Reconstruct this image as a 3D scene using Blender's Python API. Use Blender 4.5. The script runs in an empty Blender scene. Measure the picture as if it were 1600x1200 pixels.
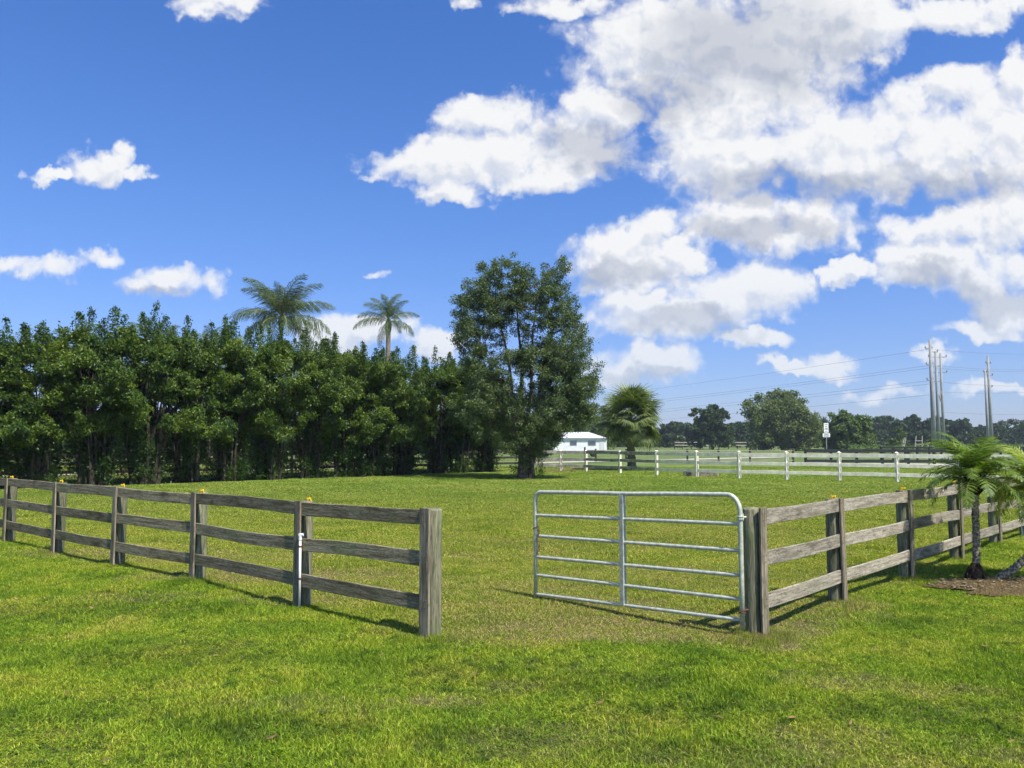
import bpy, math, random
import numpy as np
from mathutils import Vector, Matrix, Euler
random.seed(7); RNG = np.random.default_rng(7)
scene = bpy.context.scene
COL = scene.collection
R = math.radians
CAMH = 1.8; F = 1200.0; PITCH = R(4.29)
CP, SP = math.cos(PITCH), math.sin(PITCH)
SUN_AZ = (0.68, -0.73); SUN_EL = R(57)

# ------------------------------------------------------------ measuring helpers
def uv(px, py):
    xc = (px-800)/F; yp = (py-600)/F
    fw = CP+yp*SP
    return xc/fw, (SP-yp*CP)/fw
def ground_at(px, py):
    u, v = uv(px, py); Y = -CAMH/v
    return (u*Y, Y)
def at(px, py, Y):
    u, v = uv(px, py)
    return Vector((u*Y, Y, CAMH+v*Y))

# ------------------------------------------------------------ object helpers
def tag(o, label=None, cat=None, group=None, kind=None):
    if label: o['label'] = label
    if cat: o['category'] = cat
    if group: o['group'] = group
    if kind: o['kind'] = kind
    return o
def empty(name, loc, label=None, cat=None, group=None, rz=0):
    o = bpy.data.objects.new(name, None); COL.objects.link(o)
    o.location = loc; o.rotation_euler = (0, 0, rz)
    o.empty_display_size = 0.2
    return tag(o, label, cat, group)
def mesh_obj(name, verts, faces, mat, parent=None, loc=(0,0,0), rot=(0,0,0), smooth=False, attrs=None):
    me = bpy.data.meshes.new(name)
    if isinstance(verts, np.ndarray) and isinstance(faces, np.ndarray):
        nv, nf, k = len(verts), len(faces), faces.shape[1]
        me.vertices.add(nv); me.vertices.foreach_set('co', verts.astype(np.float32).ravel())
        me.loops.add(nf*k); me.loops.foreach_set('vertex_index', faces.astype(np.int32).ravel())
        me.polygons.add(nf); me.polygons.foreach_set('loop_start', (np.arange(nf)*k).astype(np.int32))
        me.update(calc_edges=True)
    else:
        me.from_pydata([tuple(v) for v in verts], [], [tuple(f) for f in faces]); me.update()
    if attrs:
        for nm, (dom, arr) in attrs.items():
            a = me.attributes.new(nm, 'FLOAT', dom); a.data.foreach_set('value', np.asarray(arr, np.float32))
    if smooth: me.polygons.foreach_set('use_smooth', [True]*len(me.polygons))
    mats = mat if isinstance(mat, (list, tuple)) else [mat]
    for m in mats: me.materials.append(m)
    o = bpy.data.objects.new(name, me); COL.objects.link(o)
    o.location = loc; o.rotation_euler = rot
    if parent: o.parent = parent
    return o
def children_of(o): return [c for c in bpy.data.objects if c.parent == o]
KIDS = {}
def copy_tree(o, parent=None, kids=None):
    c = o.copy(); COL.objects.link(c)
    if parent: c.parent = parent
    for ch in (kids if kids is not None else children_of(o)): copy_tree(ch, c)
    return c

class MB:
    def __init__(s): s.v = []; s.f = []
    def add(s, v, f):
        n = len(s.v); s.v += [tuple(p) for p in v]; s.f += [tuple(i+n for i in q) for q in f]
    def box(s, c, d, rz=0, ch=0.0):
        hx, hy, hz = d[0]/2, d[1]/2, d[2]/2; cr, sr = math.cos(rz), math.sin(rz)
        ch = min(ch, hx*.45, hy*.45, hz*.45)
        ring = []
        if ch > 0:
            prof = [(-hx+ch,-hy),(hx-ch,-hy),(hx,-hy+ch),(hx,hy-ch),(hx-ch,hy),(-hx+ch,hy),(-hx,hy-ch),(-hx,-hy+ch)]
        else: prof = [(-hx,-hy),(hx,-hy),(hx,hy),(-hx,hy)]
        n = len(prof); lv = []
        levels = [(-hz+ch, 1), (hz-ch, 1)] if ch > 0 else [(-hz,1),(hz,1)]
        if ch > 0: levels = [(-hz, 1-ch/min(hx,hy))] + levels + [(hz, 1-ch/min(hx,hy))]
        v = []
        for z, k in levels:
            for x, y in prof:
                x2, y2 = (x, y) if k == 1 else (math.copysign(max(abs(x)-ch,0),x), math.copysign(max(abs(y)-ch,0),y))
                v.append((c[0]+x2*cr-y2*sr, c[1]+x2*sr+y2*cr, c[2]+z))
        f = [tuple(reversed(range(n)))]
        m = len(levels)
        for k in range(m-1):
            for i in range(n): f.append((k*n+i, k*n+(i+1)%n, (k+1)*n+(i+1)%n, (k+1)*n+i))
        f.append(tuple((m-1)*n+i for i in range(n)))
        s.add(v, f)
    def tube(s, pts, rad, n=10, cap=True, jit=0.0):
        pts = [Vector(p) for p in pts]
        if not hasattr(rad, '__len__'): rad = [rad]*len(pts)
        v = []; up = None
        for i, p in enumerate(pts):
            t = (pts[min(i+1,len(pts)-1)]-pts[max(i-1,0)]).normalized()
            if up is None:
                a = Vector((0,0,1)) if abs(t.z) < .9 else Vector((1,0,0))
                up = (a-t*a.dot(t)).normalized()
            else: up = (up-t*up.dot(t)).normalized()
            b = t.cross(up)
            for k in range(n):
                an = 2*math.pi*k/n; r = rad[i]*(1+random.uniform(-jit, jit))
                v.append(p+up*math.cos(an)*r+b*math.sin(an)*r)
        f = []
        for i in range(len(pts)-1):
            for k in range(n): f.append((i*n+k, i*n+(k+1)%n, (i+1)*n+(k+1)%n, (i+1)*n+k))
        if cap: f.append(tuple(reversed(range(n)))); f.append(tuple((len(pts)-1)*n+k for k in range(n)))
        s.add(v, f)
    def build(s, name, mat, parent=None, loc=(0,0,0), rot=(0,0,0), smooth=False):
        return mesh_obj(name, s.v, s.f, mat, parent, loc, rot, smooth)

# ------------------------------------------------------------ node helpers
class NT:
    def __init__(s, tree): s.t = tree; s.n = tree.nodes; s.l = tree.links
    def new(s, typ, **kw):
        nd = s.n.new(typ)
        for k, v in kw.items():
            if k == 'i':
                for kk, vv in v.items():
                    if hasattr(vv, 'is_output') or isinstance(vv, bpy.types.NodeSocket): s.l.new(vv, nd.inputs[kk])
                    else: nd.inputs[kk].default_value = vv
            else: setattr(nd, k, v)
        return nd
    def math(s, op, a, b=None, c=None, clamp=False):
        nd = s.n.new('ShaderNodeMath'); nd.operation = op; nd.use_clamp = clamp
        for k, x in enumerate((a, b, c)):
            if x is None: continue
            if isinstance(x, bpy.types.NodeSocket): s.l.new(x, nd.inputs[k])
            else: nd.inputs[k].default_value = x
        return nd.outputs[0]
    def vmath(s, op, a, b=None, c=None):
        nd = s.n.new('ShaderNodeVectorMath'); nd.operation = op
        for k, x in enumerate((a, b, c)):
            if x is None: continue
            if isinstance(x, bpy.types.NodeSocket): s.l.new(x, nd.inputs[k])
            else: nd.inputs[k].default_value = x
        return nd.outputs['Value'] if op in ('DOT_PRODUCT','LENGTH') else nd.outputs[0]
    def mix(s, fac, a, b, blend='MIX'):
        nd = s.n.new('ShaderNodeMix'); nd.data_type = 'RGBA'; nd.blend_type = blend
        for k, x in ((0, fac), (6, a), (7, b)):
            if isinstance(x, bpy.types.NodeSocket): s.l.new(x, nd.inputs[k])
            elif k == 0: nd.inputs[0].default_value = x
            else: nd.inputs[k].default_value = (*x, 1) if len(x) == 3 else x
        return nd.outputs[2]
    def noise(s, vec, scale, detail=4, rough=.55, dist=0.0, col=False):
        nd = s.n.new('ShaderNodeTexNoise'); nd.inputs['Scale'].default_value = scale
        nd.inputs['Detail'].default_value = detail; nd.inputs['Roughness'].default_value = rough
        nd.inputs['Distortion'].default_value = dist
        if vec is not None: s.l.new(vec, nd.inputs['Vector'])
        return nd.outputs[1 if col else 0]
    def ss(s, x, lo, hi):
        nd = s.n.new('ShaderNodeMapRange'); nd.interpolation_type = 'SMOOTHSTEP'
        s.l.new(x, nd.inputs[0]); nd.inputs[1].default_value = lo; nd.inputs[2].default_value = hi
        return nd.outputs[0]
    def ramp(s, x, stops):
        nd = s.n.new('ShaderNodeValToRGB'); cr = nd.color_ramp
        while len(cr.elements) < len(stops): cr.elements.new(.5)
        for e, (p, c) in zip(cr.elements, stops): e.position = p; e.color = (*c, 1)
        s.l.new(x, nd.inputs[0]); return nd.outputs[0]
def new_mat(name):
    m = bpy.data.materials.new(name); m.use_nodes = True
    m.node_tree.nodes.clear(); return m, NT(m.node_tree)
def finish(t, shader, disp=None):
    o = t.new('ShaderNodeOutputMaterial'); t.l.new(shader, o.inputs[0])
def principled(t, col, rough=.8, spec=.3, normal=None, metal=0.0):
    p = t.new('ShaderNodeBsdfPrincipled')
    for k, x in (('Base Color', col), ('Roughness', rough), ('Specular IOR Level', spec), ('Metallic', metal)):
        if isinstance(x, bpy.types.NodeSocket): t.l.new(x, p.inputs[k])
        else: p.inputs[k].default_value = (*x, 1) if hasattr(x, '__len__') and len(x) == 3 else x
    if normal is not None: t.l.new(normal, p.inputs['Normal'])
    return p.outputs[0]
def bump(t, h, strength=.3, dist=.01):
    b = t.new('ShaderNodeBump'); b.inputs['Strength'].default_value = strength; b.inputs['Distance'].default_value = dist
    t.l.new(h, b.inputs['Height']); return b.outputs[0]
def simple(name, col, rough=.7, var=.15, scale=6.0, spec=.3, metal=0.0, bmp=.1):
    m, t = new_mat(name); tc = t.new('ShaderNodeTexCoord').outputs['Object']
    n = t.noise(tc, scale, 5)
    c2 = tuple(max(0, x*(1-var*1.6)) for x in col); c1 = tuple(min(1, x*(1+var)) for x in col)
    c = t.mix(t.ss(n, .3, .7), c2, c1)
    finish(t, principled(t, c, rough, spec, bump(t, t.noise(tc, scale*8, 4), bmp), metal)); return m

# ------------------------------------------------------------ grass colour (world position, shared by blades and ground)
DRY = [  # X, Y, rx, ry, strength : worn and straw coloured places of the lawn
 (1.1, 7.5, 1.6, .5, 1.0), (0.6, 8.3, 1.5, .9, .6), (-.2, 7.6, .9, .6, .55), (-2.9, 10.6, 1.6, .5, .9), (-.9, 9.6, 1.3, .8, .45), (2.6, 7.75, .6, .5, 1.0),
 (3.4, 8.6, .7, .5, .8), (2.55, 5.9, .5, .22, .6), (-.55, 5.5, .35, .16, .85), (.2, 4.75, .5, .25, .5), (1.9, 4.8, .45, .22, .55), (3.1, 5.7, .4, .15, .5),
 (-2.4, 8.9, .9, .35, .5), (-1.4, 5.35, .8, .18, .35), (1.6, 4.45, 1.0, .2, .45), (-3.9, 10.3, 1.2, .4, .7), (-5.5, 11.9, 1.0, .3, .8), (4.6, 10.5, 2.0, .5, .4),
 (-7.2, 12.6, 1.0, .3, .8), (.35, 9.6, .7, .4, .7), (.12, 5.9, .3, .12, .7), (3.0, 4.6, .5, .2, .5), (2.2, 7.05, .5, .3, 1.0), (-4.3, 9.0, .8, .25, .5), (2.9, 8.0, 1.2, .3, .5),
 (2.1, 10.5, 2.0, 1.0, .35), (-1, 13, 3, 1.5, .25), (4, 15, 3, 1.5, .3), (-4.5, 12.2, 1.6, .8, .5)]
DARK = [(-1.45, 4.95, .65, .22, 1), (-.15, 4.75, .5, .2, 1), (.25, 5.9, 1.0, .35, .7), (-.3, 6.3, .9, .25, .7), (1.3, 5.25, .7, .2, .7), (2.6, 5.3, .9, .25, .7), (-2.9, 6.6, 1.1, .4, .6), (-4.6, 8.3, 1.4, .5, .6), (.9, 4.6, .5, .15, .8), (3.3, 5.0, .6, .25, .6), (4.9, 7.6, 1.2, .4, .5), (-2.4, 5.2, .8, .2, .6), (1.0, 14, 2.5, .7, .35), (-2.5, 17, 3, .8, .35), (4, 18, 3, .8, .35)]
def grass_group():
    g = bpy.data.node_groups.new('grass_colour', 'ShaderNodeTree')
    g.interface.new_socket('Color', in_out='OUTPUT', socket_type='NodeSocketColor')
    g.interface.new_socket('Dry', in_out='OUTPUT', socket_type='NodeSocketFloat')
    t = NT(g)
    pos = t.new('ShaderNodeNewGeometry').outputs['Position']
    wob = t.vmath('MULTIPLY_ADD', t.noise(pos, 1.3, 4, .6, col=True), (1.1, .6, 0), (-.55, -.3, 0))
    p2 = t.vmath('MULTIPLY', t.vmath('ADD', pos, wob), (1, 1, 0))
    L = t.vmath('DOT_PRODUCT', t.vmath('SUBTRACT', p2, (-.79, 7.1, 0)), (.63, .77, 0))
    Rr = t.vmath('DOT_PRODUCT', t.vmath('SUBTRACT', p2, (2.25, 7.1, 0)), (-.71, .70, 0))
    G = t.vmath('DOT_PRODUCT', t.vmath('SUBTRACT', p2, (0, 6.9, 0)), (0, 1, 0))
    ins = t.ss(t.math('MINIMUM', t.math('MINIMUM', L, Rr), G), -.1, .5)
    n_big = t.noise(pos, .22, 3); n_mid = t.noise(pos, 1.1, 4, .6); n_sm = t.noise(pos, 5, 4, .65); n_ti = t.noise(pos, 28, 3, .6)
    front = t.ramp(n_mid, [(.30, (.17,.30,.006)), (.44, (.27,.42,.008)), (.56, (.37,.48,.014)), (.72, (.48,.49,.05))])
    weeds = t.ss(n_sm, .53, .64)
    front = t.mix(t.math('MULTIPLY', weeds, .8), front, (.12,.23,.014))
    inside = t.ramp(t.math('ADD', t.math('MULTIPLY', n_mid, .6), t.math('MULTIPLY', n_sm, .4)),
                    [(.33, (.23,.33,.014)), (.46, (.34,.43,.026)), (.58, (.44,.48,.045)), (.72, (.52,.47,.09))])
    far = t.ss(t.math('MULTIPLY', t.vmath('DOT_PRODUCT', pos, (0,1,0)), 1.0), 14, 30)
    lush = t.ramp(t.math('ADD', t.math('MULTIPLY', n_big, .7), t.math('MULTIPLY', n_mid, .3)), [(.35, (.20,.32,.022)), (.5, (.27,.375,.038)), (.65, (.36,.42,.06))])
    inside = t.mix(far, inside, lush)
    c = t.mix(ins, front, inside)
    dry = None
    for X, Y, rx, ry, s in DRY:
        q = t.vmath('MULTIPLY_ADD', p2, (1/rx, 1/ry, 0), (-X/rx, -Y/ry, 0))
        d = t.math('MULTIPLY', t.math('SUBTRACT', 1.6, t.vmath('DOT_PRODUCT', q, q), clamp=True), s)
        dry = d if dry is None else t.math('MAXIMUM', dry, d)
    dry = t.math('MULTIPLY', dry, t.ss(n_sm, .30, .62))
    c = t.mix(t.math('MULTIPLY', dry, .72), c, (.45,.38,.14))
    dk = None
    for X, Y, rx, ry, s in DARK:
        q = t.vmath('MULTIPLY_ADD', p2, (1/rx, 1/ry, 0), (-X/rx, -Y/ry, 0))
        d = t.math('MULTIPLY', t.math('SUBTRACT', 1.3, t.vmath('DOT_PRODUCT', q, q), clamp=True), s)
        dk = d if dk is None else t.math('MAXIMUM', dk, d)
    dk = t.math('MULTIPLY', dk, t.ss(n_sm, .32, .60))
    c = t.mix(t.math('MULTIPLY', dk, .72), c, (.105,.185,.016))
    farp = t.ss(t.vmath('DOT_PRODUCT', pos, (0,1,0)), 48, 64)
    c = t.mix(farp, c, t.ramp(n_big, [(.35,(.13,.21,.04)), (.5,(.17,.25,.055)), (.65,(.23,.28,.08))]))
    hs = t.new('ShaderNodeHueSaturation'); hs.inputs['Saturation'].default_value = .94
    t.l.new(t.math('MULTIPLY_ADD', n_ti, 1.1, .25), hs.inputs['Value']); t.l.new(c, hs.inputs['Color'])
    o = t.new('NodeGroupOutput'); t.l.new(hs.outputs[0], o.inputs[0]); t.l.new(dry, o.inputs[1])
    return g
GG = grass_group()
def use_gg(t):
    n = t.new('ShaderNodeGroup'); n.node_tree = GG; return n
def mat_blade():
    m, t = new_mat('grass_blade'); g = use_gg(t)
    rnd = t.new('ShaderNodeAttribute', attribute_name='rnd').outputs['Fac']
    tint = t.ramp(rnd, [(0, (.35,.42,.3)), (.3, (.75,.83,.8)), (.6, (1.05,1.03,1)), (.85, (1.55,1.38,1.3)), (1, (2.3,1.8,4.0))])
    c = t.mix(1, g.outputs[0], tint, 'MULTIPLY')
    dif = principled(t, c, .6, .10)
    tr = t.new('ShaderNodeBsdfTranslucent'); t.l.new(t.mix(1, c, (1.1,1.15,.6), 'MULTIPLY'), tr.inputs[0])
    mx = t.new('ShaderNodeMixShader'); mx.inputs[0].default_value = .35
    t.l.new(dif, mx.inputs[1]); t.l.new(tr.outputs[0], mx.inputs[2]); finish(t, mx.outputs[0]); return m
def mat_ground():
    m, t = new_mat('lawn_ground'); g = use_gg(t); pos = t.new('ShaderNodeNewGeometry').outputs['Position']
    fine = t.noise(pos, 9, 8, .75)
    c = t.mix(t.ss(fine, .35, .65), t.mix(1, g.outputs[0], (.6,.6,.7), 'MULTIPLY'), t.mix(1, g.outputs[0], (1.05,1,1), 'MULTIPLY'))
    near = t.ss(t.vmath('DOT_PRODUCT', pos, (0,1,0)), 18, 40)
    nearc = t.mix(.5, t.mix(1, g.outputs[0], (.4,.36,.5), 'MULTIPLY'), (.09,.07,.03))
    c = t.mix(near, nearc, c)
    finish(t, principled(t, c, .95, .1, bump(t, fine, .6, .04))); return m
M = {}
M['blade'] = mat_blade(); M['ground'] = mat_ground()

def mat_wood(name, axis, light, dark, algae=.25, streak=1.0):
    m, t = new_mat(name); tc = t.new('ShaderNodeTexCoord').outputs['Object']
    rnd = t.new('ShaderNodeObjectInfo').outputs['Random']
    off = t.vmath('ADD', tc, t.vmath('SCALE', (1,1,1)))
    sh = t.new('ShaderNodeCombineXYZ'); 
    for k in range(3): t.l.new(t.math('MULTIPLY', rnd, 37.0+k*11), sh.inputs[k])
    p = t.vmath('ADD', tc, sh.outputs[0])
    s_gr = {'x': (2.2, 40, 40), 'z': (40, 40, 2.0)}[axis]; s_kn = {'x': (1.6, 5, 5), 'z': (7, 7, 1.0)}[axis]
    pw = t.vmath('ADD', p, t.vmath('SCALE', t.noise(t.vmath('MULTIPLY', p, s_kn), 1.5, 3, col=True)))
    pw.node.inputs[1].default_value = (0,0,0)
    dis = t.noise(t.vmath('MULTIPLY', p, s_kn), 1.2, 3, .6)
    # rings: grain lines bent by the knots
    crs = {'x': (0, 0, 1), 'z': (1, 1, 0)}[axis]
    ring = t.math('SINE', t.math('MULTIPLY_ADD', dis, 75.0, t.math('MULTIPLY', t.vmath('DOT_PRODUCT', p, crs), 120.0)))
    gr = t.noise(t.vmath('MULTIPLY', p, s_gr), 1.0, 6, .65)
    crack = t.noise(t.vmath('MULTIPLY', p, tuple(x*1.7 for x in s_gr)), 1.0, 3, .7)
    blot = t.noise(t.vmath('MULTIPLY', p, {'x': (2.5, 7, 7), 'z': (7, 7, 2)}[axis]), 1.0, 5, .6)
    c = t.mix(t.ss(gr, .3, .68), dark, light)
    c = t.mix(t.math('MULTIPLY', t.ss(ring, .0, 1.0), .42), c, tuple(x*.55 for x in dark))
    c = t.mix(t.math('MULTIPLY', t.ss(blot, .52, .70), .65*streak), c, tuple(x*.5 for x in dark))
    c = t.mix(t.math('MULTIPLY', t.ss(t.noise(p, 3.0, 5, .65), .5, .7), algae), c, (.12,.16,.06))
    c = t.mix(t.math('MULTIPLY', t.ss(crack, .63, .72), .85), c, (.02,.017,.012))
    hs = t.new('ShaderNodeHueSaturation'); t.l.new(c, hs.inputs['Color']); t.l.new(t.math('MULTIPLY_ADD', rnd, .4, .8), hs.inputs['Value'])
    h = t.math('SUBTRACT', t.math('ADD', gr, t.math('MULTIPLY', ring, .12)), t.math('MULTIPLY', t.ss(crack, .6, .72), 1.2))
    finish(t, principled(t, hs.outputs[0], .88, .15, bump(t, h, .7, .006))); return m
M['rail'] = mat_wood('weathered_shaded_rail', 'x', (.37,.32,.21), (.14,.115,.062), .45, 1.2)  # left rails: their shaded side put into a darker wood colour
M['rail_sunlit'] = mat_wood('sunlit_rail', 'x', (.46,.415,.32), (.22,.19,.135), .2, 1.1)  # same wood, with sunlight put into a paler colour for the right rails
M['post'] = mat_wood('round_post_wood', 'z', (.30,.285,.185), (.115,.115,.065), .6)
M['batten'] = mat_wood('batten_wood', 'z', (.38,.33,.235), (.15,.125,.08), .25, 1.1)
M['white'] = simple('white_fence_paint', (.88,.82,.64), .6, .12, 3)
M['white_dull'] = simple('dull_white_paint', (.36,.36,.30), .8, .3, 3)  # greyer tone for the rails at the left end of the fence
M['black_wood'] = simple('black_stained_wood', (.022,.028,.026), .8, .3, 4)
M['dark_wood'] = simple('dark_fence_wood', (.045,.035,.025), .9, .3, 4)
M['galv'] = simple('galvanised_steel', (.50,.52,.42), .5, .16, 22, .4, .08, .03)
M['rust'] = simple('rusty_iron', (.14,.075,.045), .8, .4, 40, .3, .3, .2)
M['yellow'] = simple('yellow_plastic', (.88,.56,.015), .45, .08, 20)
M['pvc'] = simple('white_plastic_pipe', (.75,.75,.72), .4, .06, 8)
M['bark'] = simple('tree_bark', (.13,.11,.08), .95, .4, 9, .1, 0, .6)
M['bark_dark'] = simple('dark_fig_bark', (.055,.048,.036), .95, .4, 6, .1, 0, .6)
M['palm_bark'] = simple('palm_trunk_bark', (.17,.145,.11), .95, .5, 30, .1, 0, .8)
M['lichen_bark'] = simple('spotted_palm_bark', (.30,.27,.20), .95, .5, 38, .1, 0, .8)
M['fibre'] = simple('root_fibre', (.045,.035,.025), 1, .5, 40, .1, 0, .9)
M['concrete'] = simple('pole_concrete', (.30,.30,.28), .8, .1, 1)
M['steel'] = simple('sign_post_steel', (.25,.26,.26), .6, .1, 5)
M['sign_white'] = simple('sign_face', (.80,.80,.78), .5, .03, 5)
M['sign_black'] = simple('sign_print', (.03,.03,.03), .6, .05, 5)
M['house'] = simple('white_siding', (.78,.78,.76), .6, .05, 2)
M['roof'] = simple('pale_metal_roof', (.62,.63,.63), .5, .06, 2)
M['glass'] = simple('dark_window_glass', (.04,.05,.06), .15, .1, 2, .6)
M['rubber'] = simple('black_rubber', (.02,.02,.02), .8, .1, 5)
M['timber'] = simple('grey_timber', (.20,.18,.13), .9, .3, 8)
M['timber_end'] = simple('pale_timber_end', (.55,.55,.30), .8, .1, 8)  # pale beam end, the light on it put into the yellow-green
M['cable'] = simple('cable_metal', (.16,.17,.18), .6, .05, 1)
def mat_soil(name, a, b, c3, sc=18):
    m, t = new_mat(name); pos = t.new('ShaderNodeNewGeometry').outputs['Position']
    n = t.noise(pos, sc, 7, .7); v = t.new('ShaderNodeTexVoronoi'); v.inputs['Scale'].default_value = sc*1.6; t.l.new(pos, v.inputs['Vector'])
    c = t.mix(t.ss(n, .35, .65), a, b); c = t.mix(t.ss(t.noise(pos, sc*.6, 5, .8), .60, .68), c, c3)
    finish(t, principled(t, c, .95, .1, bump(t, t.math('ADD', n, v.outputs[0]), .9, .03))); return m
M['mulch'] = mat_soil('bark_mulch', (.08,.055,.025), (.18,.13,.06), (.22,.23,.07), 30)
M['soil'] = mat_soil('leaf_litter_soil', (.045,.032,.02), (.11,.08,.05), (.20,.15,.10), 5)
M['redsoil'] = mat_soil('pine_straw', (.13,.065,.035), (.22,.12,.07), (.14,.17,.05), 3)
M['road'] = mat_soil('pale_gravel', (.40,.35,.30), (.52,.47,.42), (.35,.30,.24), 4)
M['track'] = mat_soil('sandy_track', (.36,.33,.24), (.46,.43,.33), (.25,.28,.12), 1.5)

def mat_leaf(name, dark, mid, light, gloss=.35, trans=.3, nsc=.9, warm=(1.2,1.25,.5)):
    m, t = new_mat(name); pos = t.new('ShaderNodeTexCoord').outputs['Object']
    rnd = t.new('ShaderNodeAttribute', attribute_name='rnd').outputs['Fac']
    x = t.math('ADD', t.math('MULTIPLY', rnd, .55), t.math('MULTIPLY', t.noise(pos, nsc, 3), .75))
    c = t.ramp(x, [(.32, dark), (.58, mid), (.88, light)])
    d = principled(t, c, .5, gloss)
    tr = t.new('ShaderNodeBsdfTranslucent'); t.l.new(t.mix(1, c, warm, 'MULTIPLY'), tr.inputs[0])
    mx = t.new('ShaderNodeMixShader'); mx.inputs[0].default_value = trans
    t.l.new(d, mx.inputs[1]); t.l.new(tr.outputs[0], mx.inputs[2]); finish(t, mx.outputs[0]); return m
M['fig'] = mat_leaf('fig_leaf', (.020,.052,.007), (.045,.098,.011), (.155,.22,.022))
M['oak'] = mat_leaf('big_tree_leaf', (.050,.085,.028), (.080,.125,.040), (.14,.19,.06), .4, .3)
M['willow'] = mat_leaf('willow_leaf', (.09,.125,.045), (.13,.175,.065), (.20,.24,.09), .1, .35, .3)
M['far_dark'] = mat_leaf('far_tree_leaf', (.028,.052,.020), (.045,.08,.028), (.08,.125,.04), .2, .2, .2)
M['far_mid'] = mat_leaf('far_bush_leaf', (.06,.11,.03), (.10,.16,.045), (.15,.21,.06), .2, .25, .3)
M['palm_far'] = mat_leaf('queen_palm_leaflet', (.045,.08,.032), (.075,.12,.045), (.13,.175,.062), .35, .3)
M['sabal'] = mat_leaf('fan_palm_leaf', (.06,.10,.035), (.095,.145,.045), (.19,.235,.075), .25, .25)
M['pygmy'] = mat_leaf('date_palm_leaflet', (.05,.11,.014), (.105,.19,.026), (.24,.32,.05), .4, .4, 3)
M['pygmy_light'] = mat_leaf('pale_date_palm_leaflet', (.14,.22,.022), (.26,.34,.04), (.40,.45,.08), .5, .4, 3)
M['stalk'] = simple('frond_stalk', (.20,.22,.07), .6, .2, 10)

# ------------------------------------------------------------ ground
def gz(x, y):
    x = np.asarray(x, float); y = np.asarray(y, float)
    a = np.clip((y-3.0)/3.0, 0, 1)*np.clip((34-y)/8, 0, 1)
    return a*(0.014*np.sin(x*1.7+y*.9)+0.011*np.sin(x*.83-y*1.37+1)+0.008*np.sin(x*3.1+2)*np.sin(y*2.7))
def axis(a, b, step, grow, lim):
    mid = list(np.arange(a, b+1e-6, step)); s = step; hi = [b]; lo = [a]
    while hi[-1] < lim: s *= grow; hi.append(hi[-1]+s)
    s = step
    while lo[-1] > -lim: s *= grow; lo.append(lo[-1]-s)
    return np.array(lo[:0:-1]+mid+hi[1:])
xs = axis(-16, 16, .25, 1.25, 3000); ys = axis(2, 34, .25, 1.25, 3000)
X, Y = np.meshgrid(xs, ys); Z = gz(X, Y)
gv = np.stack([X.ravel(), Y.ravel(), Z.ravel()], 1); nx, ny = len(xs), len(ys)
ii = (np.arange(ny-1)[:, None]*nx+np.arange(nx-1)[None]).ravel()
gf = np.stack([ii, ii+1, ii+nx+1, ii+nx], 1)
g_ = mesh_obj('ground', gv, gf, M['ground'], smooth=True); tag(g_, kind='structure')

def sheet(name, pts, mat, z, kind='structure'):
    o = mesh_obj(name, [(p[0], p[1], z) for p in pts], [tuple(range(len(pts)))], mat); tag(o, kind=kind); return o
def ribbon(name, line, w, mat, z=.004, wob=.15, n=60):
    P = np.array(line, float); seg = np.linspace(0, len(P)-1, n)
    C = np.stack([np.interp(seg, range(len(P)), P[:, k]) for k in (0, 1)], 1)
    T = np.gradient(C, axis=0); T /= np.linalg.norm(T, axis=1)[:, None]; N = np.stack([-T[:, 1], T[:, 0]], 1)
    v = []; f = []
    for i in range(n):
        for s in (-1, 1):
            q = C[i]+N[i]*s*(w/2+random.uniform(-wob, wob)); v.append((q[0], q[1], z))
        if i: f.append((2*i-2, 2*i, 2*i+1, 2*i-1))
    o = mesh_obj(name, v, f, mat); tag(o, kind='structure'); return o
HEDGE = np.array([(-32, 18.2), (-19.8, 29.4), (-13.0, 35.5), (-6.2, 42.0), (-0.6, 47.2)])
ribbon('soil', [(p[0]-6.1, p[1]+7.4) for p in HEDGE], 19.5, M['soil'], .012, .5, 70)
ribbon('driveway', [(-45, 26.5), (-25.8, 41.5), (-14.3, 50), (-7.1, 57.8), (8.7, 70.5), (40, 96)], 2.6, M['road'], .03, .1)
ribbon('dirt_track', [(22, 62), (40, 60), (70, 58), (120, 54)], 5, M['track'], .02, .3)
ribbon('pine_straw_bed', [(1.6, 46.4), (4, 48.5), (6.2, 51), (8.6, 53)], 3.4, M['redsoil'], .02, .4, 30)
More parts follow.
